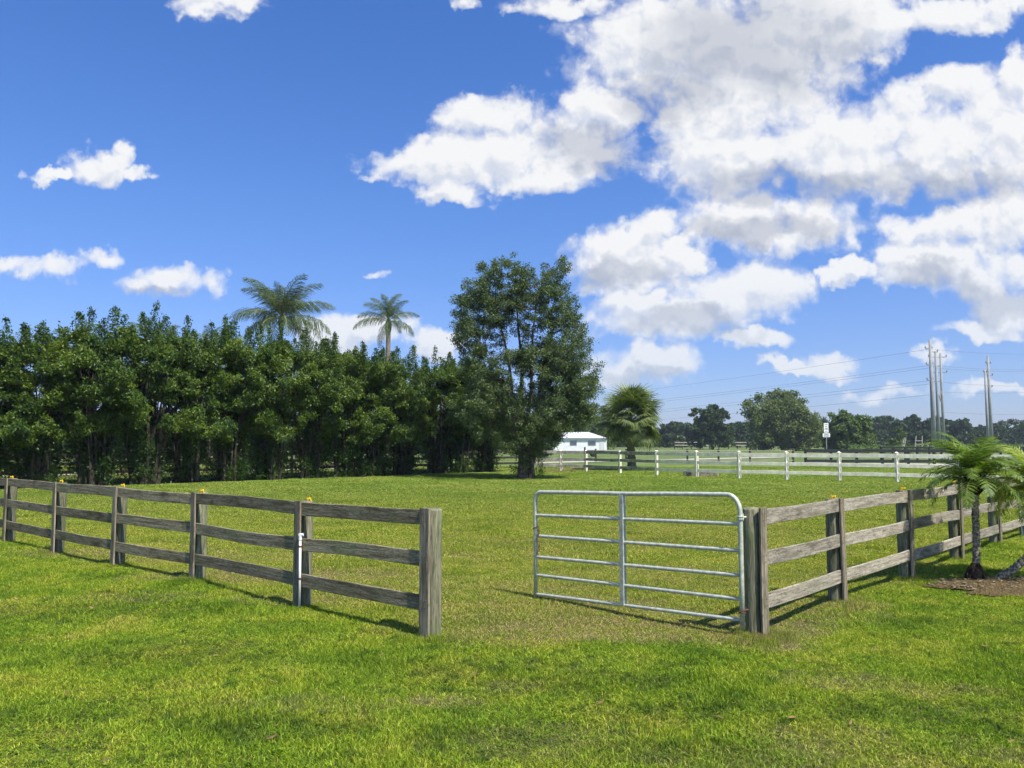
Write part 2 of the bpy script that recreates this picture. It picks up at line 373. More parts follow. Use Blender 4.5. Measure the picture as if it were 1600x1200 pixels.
# mulch bed under the two small palms: a low mound with an uneven rim
def mulch_bed():
    v = [(0, 0, .035)]; f = []; n = 56; rings = 6
    for r in range(1, rings+1):
        for k in range(n):
            a = 2*math.pi*k/n; q = r/rings
            rr = q*(1+.10*math.sin(3*a+1)+.07*math.sin(7*a)+(random.uniform(-.05,.05) if r == rings else 0))
            v.append((1.55*rr*math.cos(a), .62*rr*math.sin(a), .035*(1-q**2)+random.uniform(-.008,.012)*(q<1)-.012*(r==rings)))
    for k in range(n): f.append((0, 1+k, 1+(k+1)%n))
    for r in range(rings-1):
        for k in range(n):
            a, b = 1+r*n+k, 1+r*n+(k+1)%n; f.append((a, a+n, b+n, b))
    x, y = 6.75, 9.75
    o = mesh_obj('mulch_bed', v, f, M['mulch'], loc=(x, y, .015), rot=(0, 0, R(6)), smooth=False); tag(o, kind='structure')
    ch = []; fa = []
    for i in range(500):
        a = random.uniform(0, 6.283); q = math.sqrt(random.random())*1.02
        cx, cy = x+1.5*q*math.cos(a), y+.6*q*math.sin(a); s = random.uniform(.012, .035); an = random.uniform(0, 6.28)
        dz = .05+random.uniform(0, .015)-.035*q*q
        dx, dy = math.cos(an)*s, math.sin(an)*s; b = len(ch)
        ch += [(cx-dx-dy*.4, cy-dy+dx*.4, dz), (cx-dx+dy*.4, cy-dy-dx*.4, dz+random.uniform(0,.012)), (cx+dx+dy*.4, cy+dy-dx*.4, dz), (cx+dx-dy*.4, cy+dy+dx*.4, dz+random.uniform(0,.012))]
        fa.append((b, b+1, b+2, b+3))
    c = mesh_obj('mulch_chips', ch, fa, simple('pale_bark_chip', (.22,.18,.11), .9, .5, 12)); tag(c, 'pale and brown bark chips lying on the mulch bed', kind='stuff')
mulch_bed()
#sheet('path', [(3.35, 2.2), (5.2, 2.2), (5.2, 4.9), (4.35, 4.62), (3.1, 4.1), (2.75, 3.6), (2.4, 3.1), (2.3, 2.2)], mat_soil('asphalt_gravel', (.13,.12,.11), (.24,.22,.20), (.35,.32,.27), 40), .022) if False else None
sheet('path', [(2.6, 3.0), (6.5, 3.0), (6.5, 6.2), (5.6, 5.7), (4.6, 5.15), (3.9, 4.8), (3.2, 4.5), (2.85, 4.35), (2.72, 4.1)], mat_soil('old_gravel', (.15,.13,.115), (.26,.23,.20), (.38,.34,.28), 40), .03)

# ------------------------------------------------------------ grass
def blade_patch(n, rad, h0, h1, w0, w1, lean, weeds=0, seed=0, straw=0):
    g = np.random.default_rng(seed)
    V = []; Fc = []; rn = []
    r = rad*np.sqrt(g.random(n)); a = g.random(n)*6.2832
    for i in range(n):
        x, y = r[i]*math.cos(a[i]), r[i]*math.sin(a[i]); h = g.uniform(h0, h1); w = g.uniform(w0, w1); th = g.random()*6.28; la = g.random()*6.28; le = g.uniform(.2, 1)*lean*h
        if g.random() < straw: le = h*1.3; h *= .45
        dx, dy = math.cos(th)*w/2, math.sin(th)*w/2; lx, ly = math.cos(la)*le, math.sin(la)*le
        b = len(V)
        V += [(x-dx, y-dy, -.01), (x+dx, y+dy, -.01), (x+dx*.8+lx*.35, y+dy*.8+ly*.35, h*.6), (x-dx*.8+lx*.35, y-dy*.8+ly*.35, h*.6),
              (x+dx*.1+lx, y+dy*.1+ly, h), (x-dx*.1+lx, y-dy*.1+ly, h)]
        Fc += [(b, b+1, b+2, b+3), (b+3, b+2, b+4, b+5)]; q = g.random(); rn += [q, q]
    for i in range(weeds):
        x, y = (g.random(2)*2-1)*rad*.9; hh = g.uniform(.01, .035)
        for k in range(int(g.integers(3, 6))):
            an = g.random()*6.28; s = g.uniform(.005, .010); cx, cy = x+math.cos(an)*s*1.2, y+math.sin(an)*s*1.2; tz = g.uniform(-.5, .5)*s
            b = len(V); c, sn = math.cos(an)*s, math.sin(an)*s
            V += [(cx-c, cy-sn, hh), (cx-sn*.6, cy+c*.6, hh+tz), (cx+c, cy+sn, hh+tz*.4), (cx+sn*.6, cy-c*.6, hh-tz*.5)]
            Fc.append((b, b+1, b+2, b+3)); rn.append(g.random()*.55)
    me = bpy.data.meshes.new('blade_patch')
    me.from_pydata(V, [], Fc); me.update(); me.materials.append(M['blade'])
    at_ = me.attributes.new('rnd', 'FLOAT', 'FACE'); at_.data.foreach_set('value', np.array(rn, np.float32))
    return me
patches = [blade_patch(300, .17, .022, .045, .0036, .0064, .9, 0, 1), blade_patch(300, .17, .020, .040, .0036, .0064, 1.3, 14, 2),
           blade_patch(260, .17, .03, .06, .0036, .0064, .8, 0, 3), blade_patch(190, .17, .015, .05, .004, .007, 1.1, 22, 4),
           blade_patch(270, .17, .014, .028, .0035, .006, 1.6, 0, 5, .4), blade_patch(280, .17, .022, .042, .0036, .0064, 1.0, 8, 6)]
def smooth_noise(x, y, s, seed):
    g = np.random.default_rng(seed); out = np.zeros_like(x)
    for k in range(10):
        a = g.random()*6.28; f = s*(.6+1.6*g.random()); out += np.sin((x*math.cos(a)+y*math.sin(a))*f+g.random()*6.28)
    return out/10
def in_path(x, y): 
    return (y < 4.33+(x-2.8)*.5+.04*np.sin(x*9)) & (x > 2.75+.05*np.sin(y*14)) & (x < 7)
def hedge_dist(x, y):
    d = np.full_like(x, 1e9)
    for i in range(len(HEDGE)-1):
        a = HEDGE[i]+(-.3, .6); b = HEDGE[i+1]+(-.3, .6); ab = b-a
        t = np.clip(((x-a[0])*ab[0]+(y-a[1])*ab[1])/(ab@ab), 0, 1)
        d = np.minimum(d, np.hypot(x-a[0]-t*ab[0], y-a[1]-t*ab[1]))
    return d
pts, idx, scl = [], [], []
POSTS = [ground_at(*p) for p in ((665,995),(465,951),(301,911),(178,886),(84,864),(1180,992),(1195,992),(1318,942),(1424,904),(1502,876),(1562,853))]+[(2.17,7.2)]
bands = [(3.3, 7.5, .135, 1.0), (7.5, 12, .17, 1.12), (12, 18, .24, 1.5), (18, 27, .38, 2.2), (27, 40, .62, 3.4), (40, 56, 1.0, 5.2)]
for (y0, y1, st, sc) in bands:
    yy = np.arange(y0, y1, st)
    for y in yy:
        hw = .72*y+1.3; x = np.arange(-hw, hw, st); n = len(x)
        x = x+RNG.uniform(-.5, .5, n)*st; yv = y+RNG.uniform(-.5, .5, n)*st
        k = ~(in_path(x, yv)) & ~(((x-6.75)/1.5)**2+((yv-9.75)/.58)**2 < 1) & ((hedge_dist(x, yv) > 1.65+.3*smooth_noise(x, yv, 2, 9)) | (RNG.random(n) < .06))
        x, yv = x[k], yv[k]; n = len(x)
        if not n: continue
        wn = smooth_noise(x, yv, 3.2, 3)+RNG.normal(0, .12, n); dn = np.zeros(n)
        for (X_, Y_, rx, ry, s) in DRY: dn = np.maximum(dn, s*np.clip(1.5-((x-X_)/rx)**2-((yv-Y_)/ry)**2, 0, 1))
        front = (yv < 6.9) | (.63*(x+.79)+.77*(yv-7.1) < 0) | (-.71*(x-2.25)+.7*(yv-7.1) < 0)
        c = np.where(RNG.random(n) < .5, 0, 1); c = np.where(RNG.random(n) < .25, 5, c)
        kd_ = np.zeros(n)
        for (X_, Y_, rx, ry, s) in DARK: kd_ = np.maximum(kd_, s*np.clip(1.3-((x-X_)/rx)**2-((yv-Y_)/ry)**2, 0, 1))
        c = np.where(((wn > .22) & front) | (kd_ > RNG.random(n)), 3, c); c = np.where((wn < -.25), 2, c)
        c = np.where((dn > .3) & (RNG.random(n) < dn*.9), 4, c); c = np.where((~front) & (RNG.random(n) < .35), 4, c)
        pts.append(np.stack([x, yv, gz(x, yv)], 1)); idx.append(c)
        hz = np.maximum(.45, 1+.8*smooth_noise(x, yv, 2.6, 21)+.9*smooth_noise(x, yv, 9, 22))*(.82 if sc < 1.4 else .8)
        hz = np.where(front, hz*.78, hz*.8)
        scl.append(np.stack([np.full(n, sc), np.full(n, sc), hz*sc**.45], 1))
for (bx_, by_) in POSTS:
    if by_ > 17: continue
    n = 26; a_ = RNG.random(n)*6.28; q_ = .05+.2*RNG.random(n); x = bx_+np.cos(a_)*q_; yv = by_+np.sin(a_)*q_
    pts.append(np.stack([x, yv, gz(x, yv)], 1)); idx.append(np.where(RNG.random(n) < .5, 2, 4)); scl.append(np.stack([np.full(n, .55), np.full(n, .55), RNG.uniform(.7, 1.35, n)], 1))
pts = np.concatenate(pts); idx = np.concatenate(idx); scl = np.concatenate(scl); NP_ = len(pts)
rot = RNG.random(NP_)*6.2832
me = bpy.data.meshes.new('grass'); me.vertices.add(NP_); me.vertices.foreach_set('co', pts.astype(np.float32).ravel()); me.update()
a = me.attributes.new('pidx', 'INT', 'POINT'); a.data.foreach_set('value', idx.astype(np.int32))
a = me.attributes.new('pscl', 'FLOAT_VECTOR', 'POINT'); a.data.foreach_set('vector', scl.astype(np.float32).ravel())
rv = np.zeros((NP_, 3)); rv[:, 2] = rot
a = me.attributes.new('prot', 'FLOAT_VECTOR', 'POINT'); a.data.foreach_set('vector', rv.astype(np.float32).ravel())
grass = bpy.data.objects.new('grass', me); COL.objects.link(grass); me.materials.append(M['blade'])
tag(grass, 'short mown grass with dry straw patches covering the paddock and verge', 'grass', kind='stuff')
ng = bpy.data.node_groups.new('grass_scatter', 'GeometryNodeTree')
ng.interface.new_socket('Geometry', in_out='INPUT', socket_type='NodeSocketGeometry')
ng.interface.new_socket('Geometry', in_out='OUTPUT', socket_type='NodeSocketGeometry')
gi = ng.nodes.new('NodeGroupInput'); go = ng.nodes.new('NodeGroupOutput')
join = ng.nodes.new('GeometryNodeJoinGeometry')
def named(nm, typ):
    n = ng.nodes.new('GeometryNodeInputNamedAttribute'); n.data_type = typ; n.inputs[0].default_value = nm; return n.outputs[0]
aidx, asc, aro = named('pidx', 'INT'), named('pscl', 'FLOAT_VECTOR'), named('prot', 'FLOAT_VECTOR')
for k, pm in enumerate(patches):
    po = bpy.data.objects.new('grass_tuft', pm)
    oi = ng.nodes.new('GeometryNodeObjectInfo'); oi.inputs[0].default_value = po
    cmp_ = ng.nodes.new('FunctionNodeCompare'); cmp_.data_type = 'INT'; cmp_.operation = 'EQUAL'
    ng.links.new(aidx, cmp_.inputs[2]); cmp_.inputs[3].default_value = k
    ip = ng.nodes.new('GeometryNodeInstanceOnPoints')
    ng.links.new(gi.outputs[0], ip.inputs['Points']); ng.links.new(cmp_.outputs[0], ip.inputs['Selection'])
    ng.links.new(oi.outputs['Geometry'], ip.inputs['Instance']); ng.links.new(aro, ip.inputs['Rotation']); ng.links.new(asc, ip.inputs['Scale'])
    ng.links.new(ip.outputs[0], join.inputs[0])
ng.links.new(join.outputs[0], go.inputs[0])
md = grass.modifiers.new('scatter', 'NODES'); md.node_group = ng
print('grass points', NP_)

fv = []; ff = []
for i in range(70):
    y = random.uniform(4, 11); x = random.uniform(-.68*y, .68*y); an = random.uniform(0, 6.28); l = random.uniform(.02, .045); w_ = l*.35; z = .03+random.uniform(0, .02); c_, s_ = math.cos(an), math.sin(an); b0 = len(fv)
    for (a_, b_, dz) in ((-l, 0, 0), (0, -w_, .006), (l, 0, .012), (0, w_, .006)): fv.append((x+a_*c_-b_*s_, y+a_*s_+b_*c_, z+dz+random.uniform(-.004, .004)))
    ff.append((b0, b0+1, b0+2, b0+3))
fo = mesh_obj('fallen_leaves', fv, ff, simple('dry_leaf', (.24,.15,.06), .8, .4, 3)); tag(fo, 'dry brown leaves scattered over the near grass', 'leaves', kind='stuff')

# ------------------------------------------------------------ board fences
def board(L, H, T, seg=14, warp=.006, seed=0):
    g = random.Random(seed); c = min(.004, T*.2)
    prof = [(-T/2, -H/2+c), (-T/2+c, -H/2), (T/2-c, -H/2), (T/2, -H/2+c), (T/2, H/2-c), (T/2-c, H/2), (-T/2+c, H/2), (-T/2, H/2-c)]
    a, b, ph = g.uniform(-warp, warp), g.uniform(-warp, warp), g.uniform(0, 6)
    v = []; f = []
    for i in range(seg+1):
        s = i/seg; x = (s-.5)*L; oz = a*math.sin(math.pi*s)*2+b*math.sin(2.7*math.pi*s+ph)*.5; oy = b*math.sin(math.pi*s+ph)*.6; e = g.uniform(-.0015, .0015)
        for (py, pz) in prof: v.append((x, py+oy, pz+oz+(e if pz > 0 else -e)))
    n = 8
    for i in range(seg):
        for k in range(n): f.append((i*n+k, i*n+(k+1)%n, (i+1)*n+(k+1)%n, (i+1)*n+k))
    f.append(tuple(reversed(range(n)))); f.append(tuple(seg*n+k for k in range(n)))
    return v, f
def roundpost(r, h, seed=0, n=18):
    g = random.Random(seed); v = []; f = []; lv = [-.15, 0, h*.25, h*.5, h*.75, h-.012, h]
    ph = [g.uniform(-1, 1)*.035 for _ in range(n)]
    for j, z in enumerate(lv):
        k2 = .93 if j == len(lv)-1 else 1
        for k in range(n):
            a = 2*math.pi*k/n; rr = r*(1+ph[k]+g.uniform(-.012, .012))*k2
            v.append((rr*math.cos(a), rr*math.sin(a), z+(.006*math.sin(a+seed) if j >= 5 else 0)))
    m = len(lv)
    for j in range(m-1):
        for k in range(n): f.append((j*n+k, j*n+(k+1)%n, (j+1)*n+(k+1)%n, (j+1)*n+k))
    f.append(tuple((m-1)*n+k for k in range(n))); return v, f
def insulator_mb():
    b = MB(); b.box((0, 0, .018), (.034, .022, .036), 0, .004); b.tube([(0, -.008, .03), (0, .02, .034), (0, .052, .036)], .009, 8)
    b.box((0, .05, .04), (.034, .014, .03), 0, .004); b.box((.013, .0, .046), (.010, .02, .026), 0, .003); b.box((-.013, .02, .046), (.010, .02, .022), 0, .003)
    return b
INS = insulator_mb()
def wood_fence(root, P, nrm, H, matr, post_r, end_idx, ins_on, levels=(1.165, .775, .375), bh=.14):
    base = Vector(root.location)
    nv = Vector((nrm[0], nrm[1], 0)).normalized()
    for i, (x, y) in enumerate(P):
        r = post_r[i]
        bt = .024; rt = .026
        h = H[i]
        c = Vector((x, y, 0))-nv*(bt+rt+r*.92)
        v, f = roundpost(r, h-.01, i+int(abs(nrm[0])*90))
        po = mesh_obj('post', v, f, M['post'], root, c-base, smooth=True)
        bw = .125 if i == end_idx else .105
        # face board nailed over the rail ends
        v, f = board(h+.06, bw, bt, 8, .003, i+50)
        v2 = [(vz, vy, vx) for (vx, vy, vz) in v]
        f2 = [tuple(reversed(q)) for q in f]; nb0 = len(f2); nm_ = MB(); 
        for lv in levels:
            for dx_, dz_ in ((-.022, .03), (.022, .03), (-.018, -.035), (.02, -.03)):
                nm_.tube([(dx_+random.uniform(-.006, .006), -bt/2-.0015, (lv-bh/2)*h/1.18+dz_-((h+.06)/2-.06)), (dx_, -bt/2+.004, (lv-bh/2)*h/1.18+dz_-((h+.06)/2-.06))], .0055, 8)
                nm_.tube([(dx_, bt/2+.0015, (lv-bh/2)*h/1.18+dz_-((h+.06)/2-.06)), (dx_, bt/2-.004, (lv-bh/2)*h/1.18+dz_-((h+.06)/2-.06))], .0055, 8)
        k0 = len(v2); v2 = list(v2)+nm_.v; f2 += [tuple(a_+k0 for a_ in q) for q in nm_.f]
        bo = mesh_obj('batten', v2, f2, [M['batten'], M['rust']], po)
        bo.data.polygons.foreach_set('material_index', [0]*nb0+[1]*(len(f2)-nb0))
        ang = math.atan2(nv.y, nv.x)+math.pi/2
        bo.location = (Vector((x, y, (h+.06)/2-.06))-nv*bt*.5)-c; bo.rotation_euler = (R(random.uniform(-.5, .5)), R(random.uniform(-.5, .5)), ang)
        if i in ins_on:
            px, py, pz = ins_on[i]
            io = INS.build('insulator', M['yellow'], po); io.location = Vector((px, py, pz))-c; io.rotation_euler = (0, 0, ang+math.pi); io.scale = (.78, .78, .78)
    for i in range(len(P)-1):
        a = Vector((*P[i], 0))-nv*(.024+.0155); b = Vector((*P[i+1], 0))-nv*(.024+.0155)
        d = b-a; L = d.length; ang = math.atan2(d.y, d.x)
        ext0 = .045 if i == end_idx else -.003
        for k, lv in enumerate(levels):
            v, f = board(L-.006, bh*random.uniform(.97, 1.03), .026, 16, .008, i*7+k+int(nrm[0]*100))
            za = (lv-bh/2)*H[i]/1.18+random.uniform(-.008, .008); zb = (lv-bh/2)*H[i+1]/1.18+random.uniform(-.008, .008)
            o = mesh_obj('rail', v, f, matr[k] if isinstance(matr, (list, tuple)) else matr, root, (a+b)/2+Vector((0, 0, (za+zb)/2))-base)
            o.rotation_euler = (0, -math.atan2(zb-za, L), ang)
NL = (-.63, -.77); NR = (.71, -.70)
LP = [ground_at(661, 997), ground_at(461, 951), ground_at(297, 911), ground_at(174, 886), ground_at(80, 864), ground_at(4, 846)]
d = np.array(LP[-1])-np.array(LP[-2]); LP += [tuple(np.array(LP[-1])+d*k) for k in (1, 2)]
LH = [1.18, 1.155, 1.15, 1.15, 1.14, 1.14, 1.14, 1.14]
fl = empty('wooden_fence', (*LP[0], 0), 'grey brown three rail wooden fence running left from the gate opening', 'fence', 'weathered paddock fences')
def ins_pos(P, i, nrm, h, along=.13):
    nv = Vector((nrm[0], nrm[1], 0)).normalized(); j = i-1 if i > 0 else 1
    dd = (Vector((*P[j], 0))-Vector((*P[i], 0))).normalized()
    q = Vector((*P[i], h-.005))-nv*.075+dd*along; return tuple(q)
wood_fence(fl, LP, NL, LH, M['rail'], [.078, .075, .078, .07, .075, .075, .075, .075], 0, {i: ins_pos(LP, i, NL, LH[i]) for i in range(1, 8)})
RP = [ground_at(1198, 994), ground_at(1322, 942), ground_at(1429, 904), ground_at(1507, 876), ground_at(1566, 853), ground_at(1612, 838)]
d = np.array(RP[-1])-np.array(RP[-2]); RP += [tuple(np.array(RP[-1])+d*k) for k in (1, 2)]
RH = [1.18, 1.16, 1.16, 1.16, 1.14, 1.14, 1.14, 1.14]
fr = empty('wooden_fence', (*RP[0], 0), 'sunlit pale three rail wooden fence running right from the metal gate behind the small palms', 'fence', 'weathered paddock fences')
io = {i: ins_pos(RP, i, NR, RH[i]) for i in (1, 2, 3, 4, 5)}
q = Vector((*RP[0], .95))+Vector((.71, .70, 0))*.075; io[0] = tuple(q-Vector((.71, -.70, 0))*.06)
wood_fence(fr, RP, NR, RH, M['rail_sunlit'], [.080, .075, .075, .078, .075, .075, .07, .07], 0, io)

# white standpipe strapped to the second post of each fence
def standpipe(name, loc, label, h, tee=True, lean=0):
    e = empty(name, loc, label, 'pipe')
    b = MB(); b.tube([(0, 0, -.05), (lean, 0, h)], .0135, 12); b.build('pipe', M['pvc'], e, smooth=True)
    if tee:
        b = MB(); b.tube([(lean, 0, h-.04), (lean, 0, h+.03)], .019, 12); b.tube([(lean-.016, 0, h+.012), (lean+.034, 0, h+.016)], .017, 12); b.build('tee_fitting', M['pvc'], e)
    for z in (h*.42, h*.86):
        b = MB(); b.tube([(lean*z/h, 0, z-.009), (lean*z/h, 0, z+.009)], .0165, 12); b.box((lean*z/h, .012, z), (.06, .006, .018)); b.build('strap', M['rust'], e)
px_, py_ = ground_at(468, 952)
standpipe('standpipe', (px_+.004, py_-.02, 0), 'white plastic standpipe with tee top strapped to the second post of the left fence', .78, True, -.006)
px_, py_ = ground_at(1594, 838)
standpipe('standpipe', (px_, py_-.07, 0), 'thin white plastic pipe standing against the right fence beyond the small palm', .9, False, -.04)

# ------------------------------------------------------------ metal gate
Lb, Lt = at(837, 928, 8.9), at(836, 769, 8.9)
Rb, Rt = at(1160, 969, 7.25), at(1157, 773, 7.25)
gt = empty('metal_gate', (Rb.x, Rb.y, 0), 'open galvanised six bar tube gate standing ajar on the right gate post', 'gate')
gb = Vector((Rb.x, Rb.y, 0))
def gp(s, z01):  # s: 0 hinge end .. 1 free end, z01 0 bottom..1 top
    lo = Rb.lerp(Lb, s); hi = Rt.lerp(Lt, s); hi = Vector((lo.x, lo.y, hi.z)); return lo.lerp(hi, z01)-gb
glen = (Rb-Lb).length; rc = .13; hgt = Rt.z-Rb.z
path = [gp(0, -.075), gp(0, .3), gp(0, .6), gp(0, 1-rc/hgt*1.25)]
for k in range(1, 8):
    a = math.pi/2*k/8; path.append(gp(rc*(1-math.cos(a))/glen, 1-rc*1.25/hgt+rc*1.25/hgt*math.sin(a)))
path += [gp(rc/glen, 1), gp(.3, 1.0), gp(.5, .995), gp(.7, 1.0), gp(1-rc*.6/glen, 1)]
for k in range(1, 8):
    a = math.pi/2*k/8; path.append(gp(1-rc*.6*(1-math.sin(a))/glen, 1-rc*.7/hgt*(1-math.cos(a))))
path += [gp(1, 1-rc*.7/hgt), gp(1, .5), gp(1, -.06)]
b = MB(); b.tube(path, .0225, 14); b.build('outer_frame', M['galv'], gt, smooth=True)
zl = [.965-.0, ]
leftz = [(.95-.035)/1.185, (.71-.035)/1.185, (.465-.035)/1.185, (.256-.035)/1.185, 0.0]
rightz = [(1.018-.105)/1.195, (.762-.105)/1.195, (.526-.105)/1.195, (.30-.105)/1.195, 0.0]
for lz, rz in zip(leftz, rightz):
    q = []; rr = []
    for s in (0.0, .012, .03, .25, .49, .517, .525, .533, .562, .8, .97, .988, 1.0):
        q.append(gp(s, rz+(lz-rz)*s)); rr.append(.012 if s in (0.0, .525, 1.0) else (.016 if s in (.012, .517, .533, .988) else .0195))
    b = MB(); b.tube(q, rr, 12); b.build('bar', M['galv'], gt, smooth=True)
# upright channel brace through the middle
b = MB(); dv = (Lb-Rb); dv.z = 0; dv.normalize(); nn = Vector((dv.y, -dv.x, 0))
if nn.y > 0: nn = -nn
angb = math.atan2(dv.y, dv.x); c0, c1 = gp(.525, .0), gp(.525, .985); hh = (c1-c0).length; cc = (c0+c1)/2
b.box(cc+nn*.026, (.046, .004, hh), angb, .001)
b.box(cc-dv*.021+nn*(-.004), (.004, .052, hh*.998), angb, .001)
b.box(cc-dv*.005-nn*.031, (.030, .0035, hh*.996), angb, .001)
b.build('upright_brace', M['galv'], gt)
# chain hanging on the free end
b = MB(); p0 = gp(.985, .66); 
for k in range(16):
    z = p0.z-.02*k; c = Vector((p0.x+.012*math.sin(k*.7), p0.y-.03, z)); ax = Vector((1, 0, 0)) if k % 2 else Vector((0, 1, 0))
    ring = [c+ax*.008*math.cos(a)+Vector((0, 0, .016*math.sin(a))) for a in np.linspace(0, 2*math.pi, 9)]
    b.tube(ring, .003, 5, False)
ring = [gp(1.0, .62)+Vector((.03*math.cos(a), .03*math.sin(a), .004*k)) for k, a in enumerate(np.linspace(0, 6.5, 14))]
b.tube(ring, .006, 6); b.build('chain', M['rust'], gt)
pc = Vector((*RP[0], 0))-Vector((.71, -.70, 0))*(.05+.085)-gb
for z, m_ in ((gp(0, .815).z, M['galv']), (gp(0, .07).z, M['rust'])):
    b = MB(); h0 = Vector((gp(0, 0).x, gp(0, 0).y, z)); tgt = Vector((pc.x, pc.y, z)); dd = (tgt-h0).normalized()
    ring = [h0+Vector((.029*math.cos(a), .029*math.sin(a), 0)) for a in np.linspace(0, 2*math.pi, 13)]
    b.tube([p+Vector((0, 0, .012)) for p in ring], .006, 6, False); b.tube([p-Vector((0, 0, .012)) for p in ring], .006, 6, False)
    b.tube([h0+dd*.03, h0+dd*.10], .009, 8); b.tube([h0+dd*.05+Vector((0, 0, -.03)), h0+dd*.05+Vector((0, 0, .035))], .008, 8)
    b.build('hinge', m_, gt)

# ------------------------------------------------------------ white far fence
WP = [(1.2, 47.8), (3.0, 47.2), (4.45, 46.4), (6.15, 44.0), (7.75, 41.4), (9.45, 39.5), (11.15, 37.9), (13.05, 36.7), (15.05, 35.5), (17.05, 34.2), (19.1, 33.0), (21.1, 31.8), (23.1, 30.6), (25.1, 29.4)]
wf = empty('white_fence', (*WP[0], 0), 'white painted three rail fence crossing the far side of the paddock', 'fence')
wb = Vector((*WP[0], 0))
for i, (x, y) in enumerate(WP):
    b = MB(); hh = 1.33 if i > 3 else 1.27
    b.box((0, 0, hh/2-.1), (.15, .15, hh+.1-.05), .3, .012); b.box((0, 0, hh-.045+.01), (.17, .17, .02), .3, .004); b.tube([(0, 0, hh-.03), (0, 0, hh+.02)], [.08, .03], 8)
    b.build('post', M['white'], wf, Vector((x, y, 0))-wb)
for i in range(len(WP)-1):
    a = Vector((*WP[i], 0)); c = Vector((*WP[i+1], 0)); dd = c-a
    for k, z in enumerate((1.16, .74, .33)):
        v, f = board(dd.length-.02, (.18 if k == 0 else .16), .03, 4, .01, i*3+k)
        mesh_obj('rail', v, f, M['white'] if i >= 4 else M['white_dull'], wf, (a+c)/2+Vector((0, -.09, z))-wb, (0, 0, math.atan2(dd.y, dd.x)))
# grey timber lying at the foot of the white fence
tb = empty('timber', (9.75, 39.95, 0), 'weathered timber beam lying in the grass behind the white fence', 'timber')
b = MB(); b.box((0, 0, .13), (1.72, .22, .26), R(-3), .015); b.build('beam', M['timber'], tb)
b = MB(); b.box((.86+.012, -.047, .13), (.03, .2, .25), R(-3), .004); b.build('end_face', M['timber_end'], tb)

# black board fence on the right and wire fence beyond
def simple_fence(name, P, H, levels, rh, mat, pw, label, group=None, matr=None, rt=.03):
    e = empty(name, (*P[0], 0), label, 'fence', group); bb = Vector((*P[0], 0))
    for (x, y) in P:
        b = MB(); b.box((0, 0, H/2-.05), (pw, pw, H+.1), .2, .01); b.build('post', mat, e, Vector((x, y, 0))-bb)
    for i in range(len(P)-1):
        a = Vector((*P[i], 0)); c = Vector((*P[i+1], 0)); dd = c-a
        for z in levels:
            v, f = board(dd.length, rh, rt, 2, .006, i); mesh_obj('rail', v, f, matr or mat, e, (a+c)/2+Vector((0, -pw/2-rt/2-.003, z))-bb, (0, 0, math.atan2(dd.y, dd.x)))
    return e
simple_fence('black_fence', [(23.6+2.0*k, 62-.12*k) for k in range(20)], 1.2, (1.08, .62, .25), .24, M['black_wood'], .16, 'black stained board fence behind the white fence on the right')
simple_fence('black_fence', [(33.5+1.15*k, 70+.1*k) for k in range(14)], 1.35, (1.25, .9), .16, M['black_wood'], .14, 'second black board fence with close set posts, standing below the power poles')
simple_fence('field_fence', [(7.5+2.65*k, 69-.35*k) for k in range(6)]+[(24.2, 66.4)], 1.15, (1.02, .2), .06, M['dark_wood'], .13, 'thin field fence with dark posts and pale rails beyond the white fence', None, M['track'])
simple_fence('dark_fence', [(-40+2.75*k, 22.6+2.12*k) for k in range(16)], 1.25, (1.12, .72, .32), .14, M['dark_wood'], .14, 'dark board fence half hidden behind the tall hedge trees')
simple_fence('pasture_fence', [(at(x, 692, 190).x, 190) for x in (1054, 1066, 1080, 1094, 1109, 1123, 1138, 1152, 1166)], 1.9, (1.6, .9), .22, M['dark_wood'], .2, 'long pale fence at the far side of the field before the dark rounded tree', None, M['track'])

# ------------------------------------------------------------ leaves
def leaf_mesh(C, size, g, up=.5, outward=None, asp=.5, droop=.3):
    n = len(C)
    d = g.normal(size=(n, 3)); d[:, 2] -= droop; d /= np.linalg.norm(d, axis=1)[:, None]
    nr = g.normal(size=(n, 3)); nr[:, 2] += up*2
    if outward is not None: nr += outward*.9
    s = np.cross(nr, d); s /= (np.linalg.norm(s, axis=1)[:, None]+1e-9)
    nn = np.cross(d, s)
    L = (size*g.uniform(.65, 1.3, n))[:, None]; w = L*asp*.5
    V = np.empty((n, 4, 3)); V[:, 0] = C-d*L*.5; V[:, 1] = C-s*w+nn*L*.08; V[:, 2] = C+d*L*.5-nn*L*.06; V[:, 3] = C+s*w+nn*L*.08
    Fc = np.arange(n*4).reshape(n, 4)
    return V.reshape(-1, 3), Fc
def clump_points(g, c, r, n, squash=.7):
    p = g.normal(size=(n, 3)); p /= np.linalg.norm(p, axis=1)[:, None]
    rad = g.random(n)**.5*(1+.35*np.abs(g.normal(size=n))*(g.random(n) < .3))
    p = p*rad[:, None]*np.array([r, r, r*squash]); return c+p
def crown_obj(name, P, size, mat, parent, g, up=.5, asp=.5, droop=.3, attr=None, outward=None):
    V, Fc = leaf_mesh(P, size, g, up, outward, asp, droop)
    return mesh_obj(name, V, Fc, mat, parent, attrs={'rnd': ('FACE', attr if attr is not None else g.random(len(P)))})

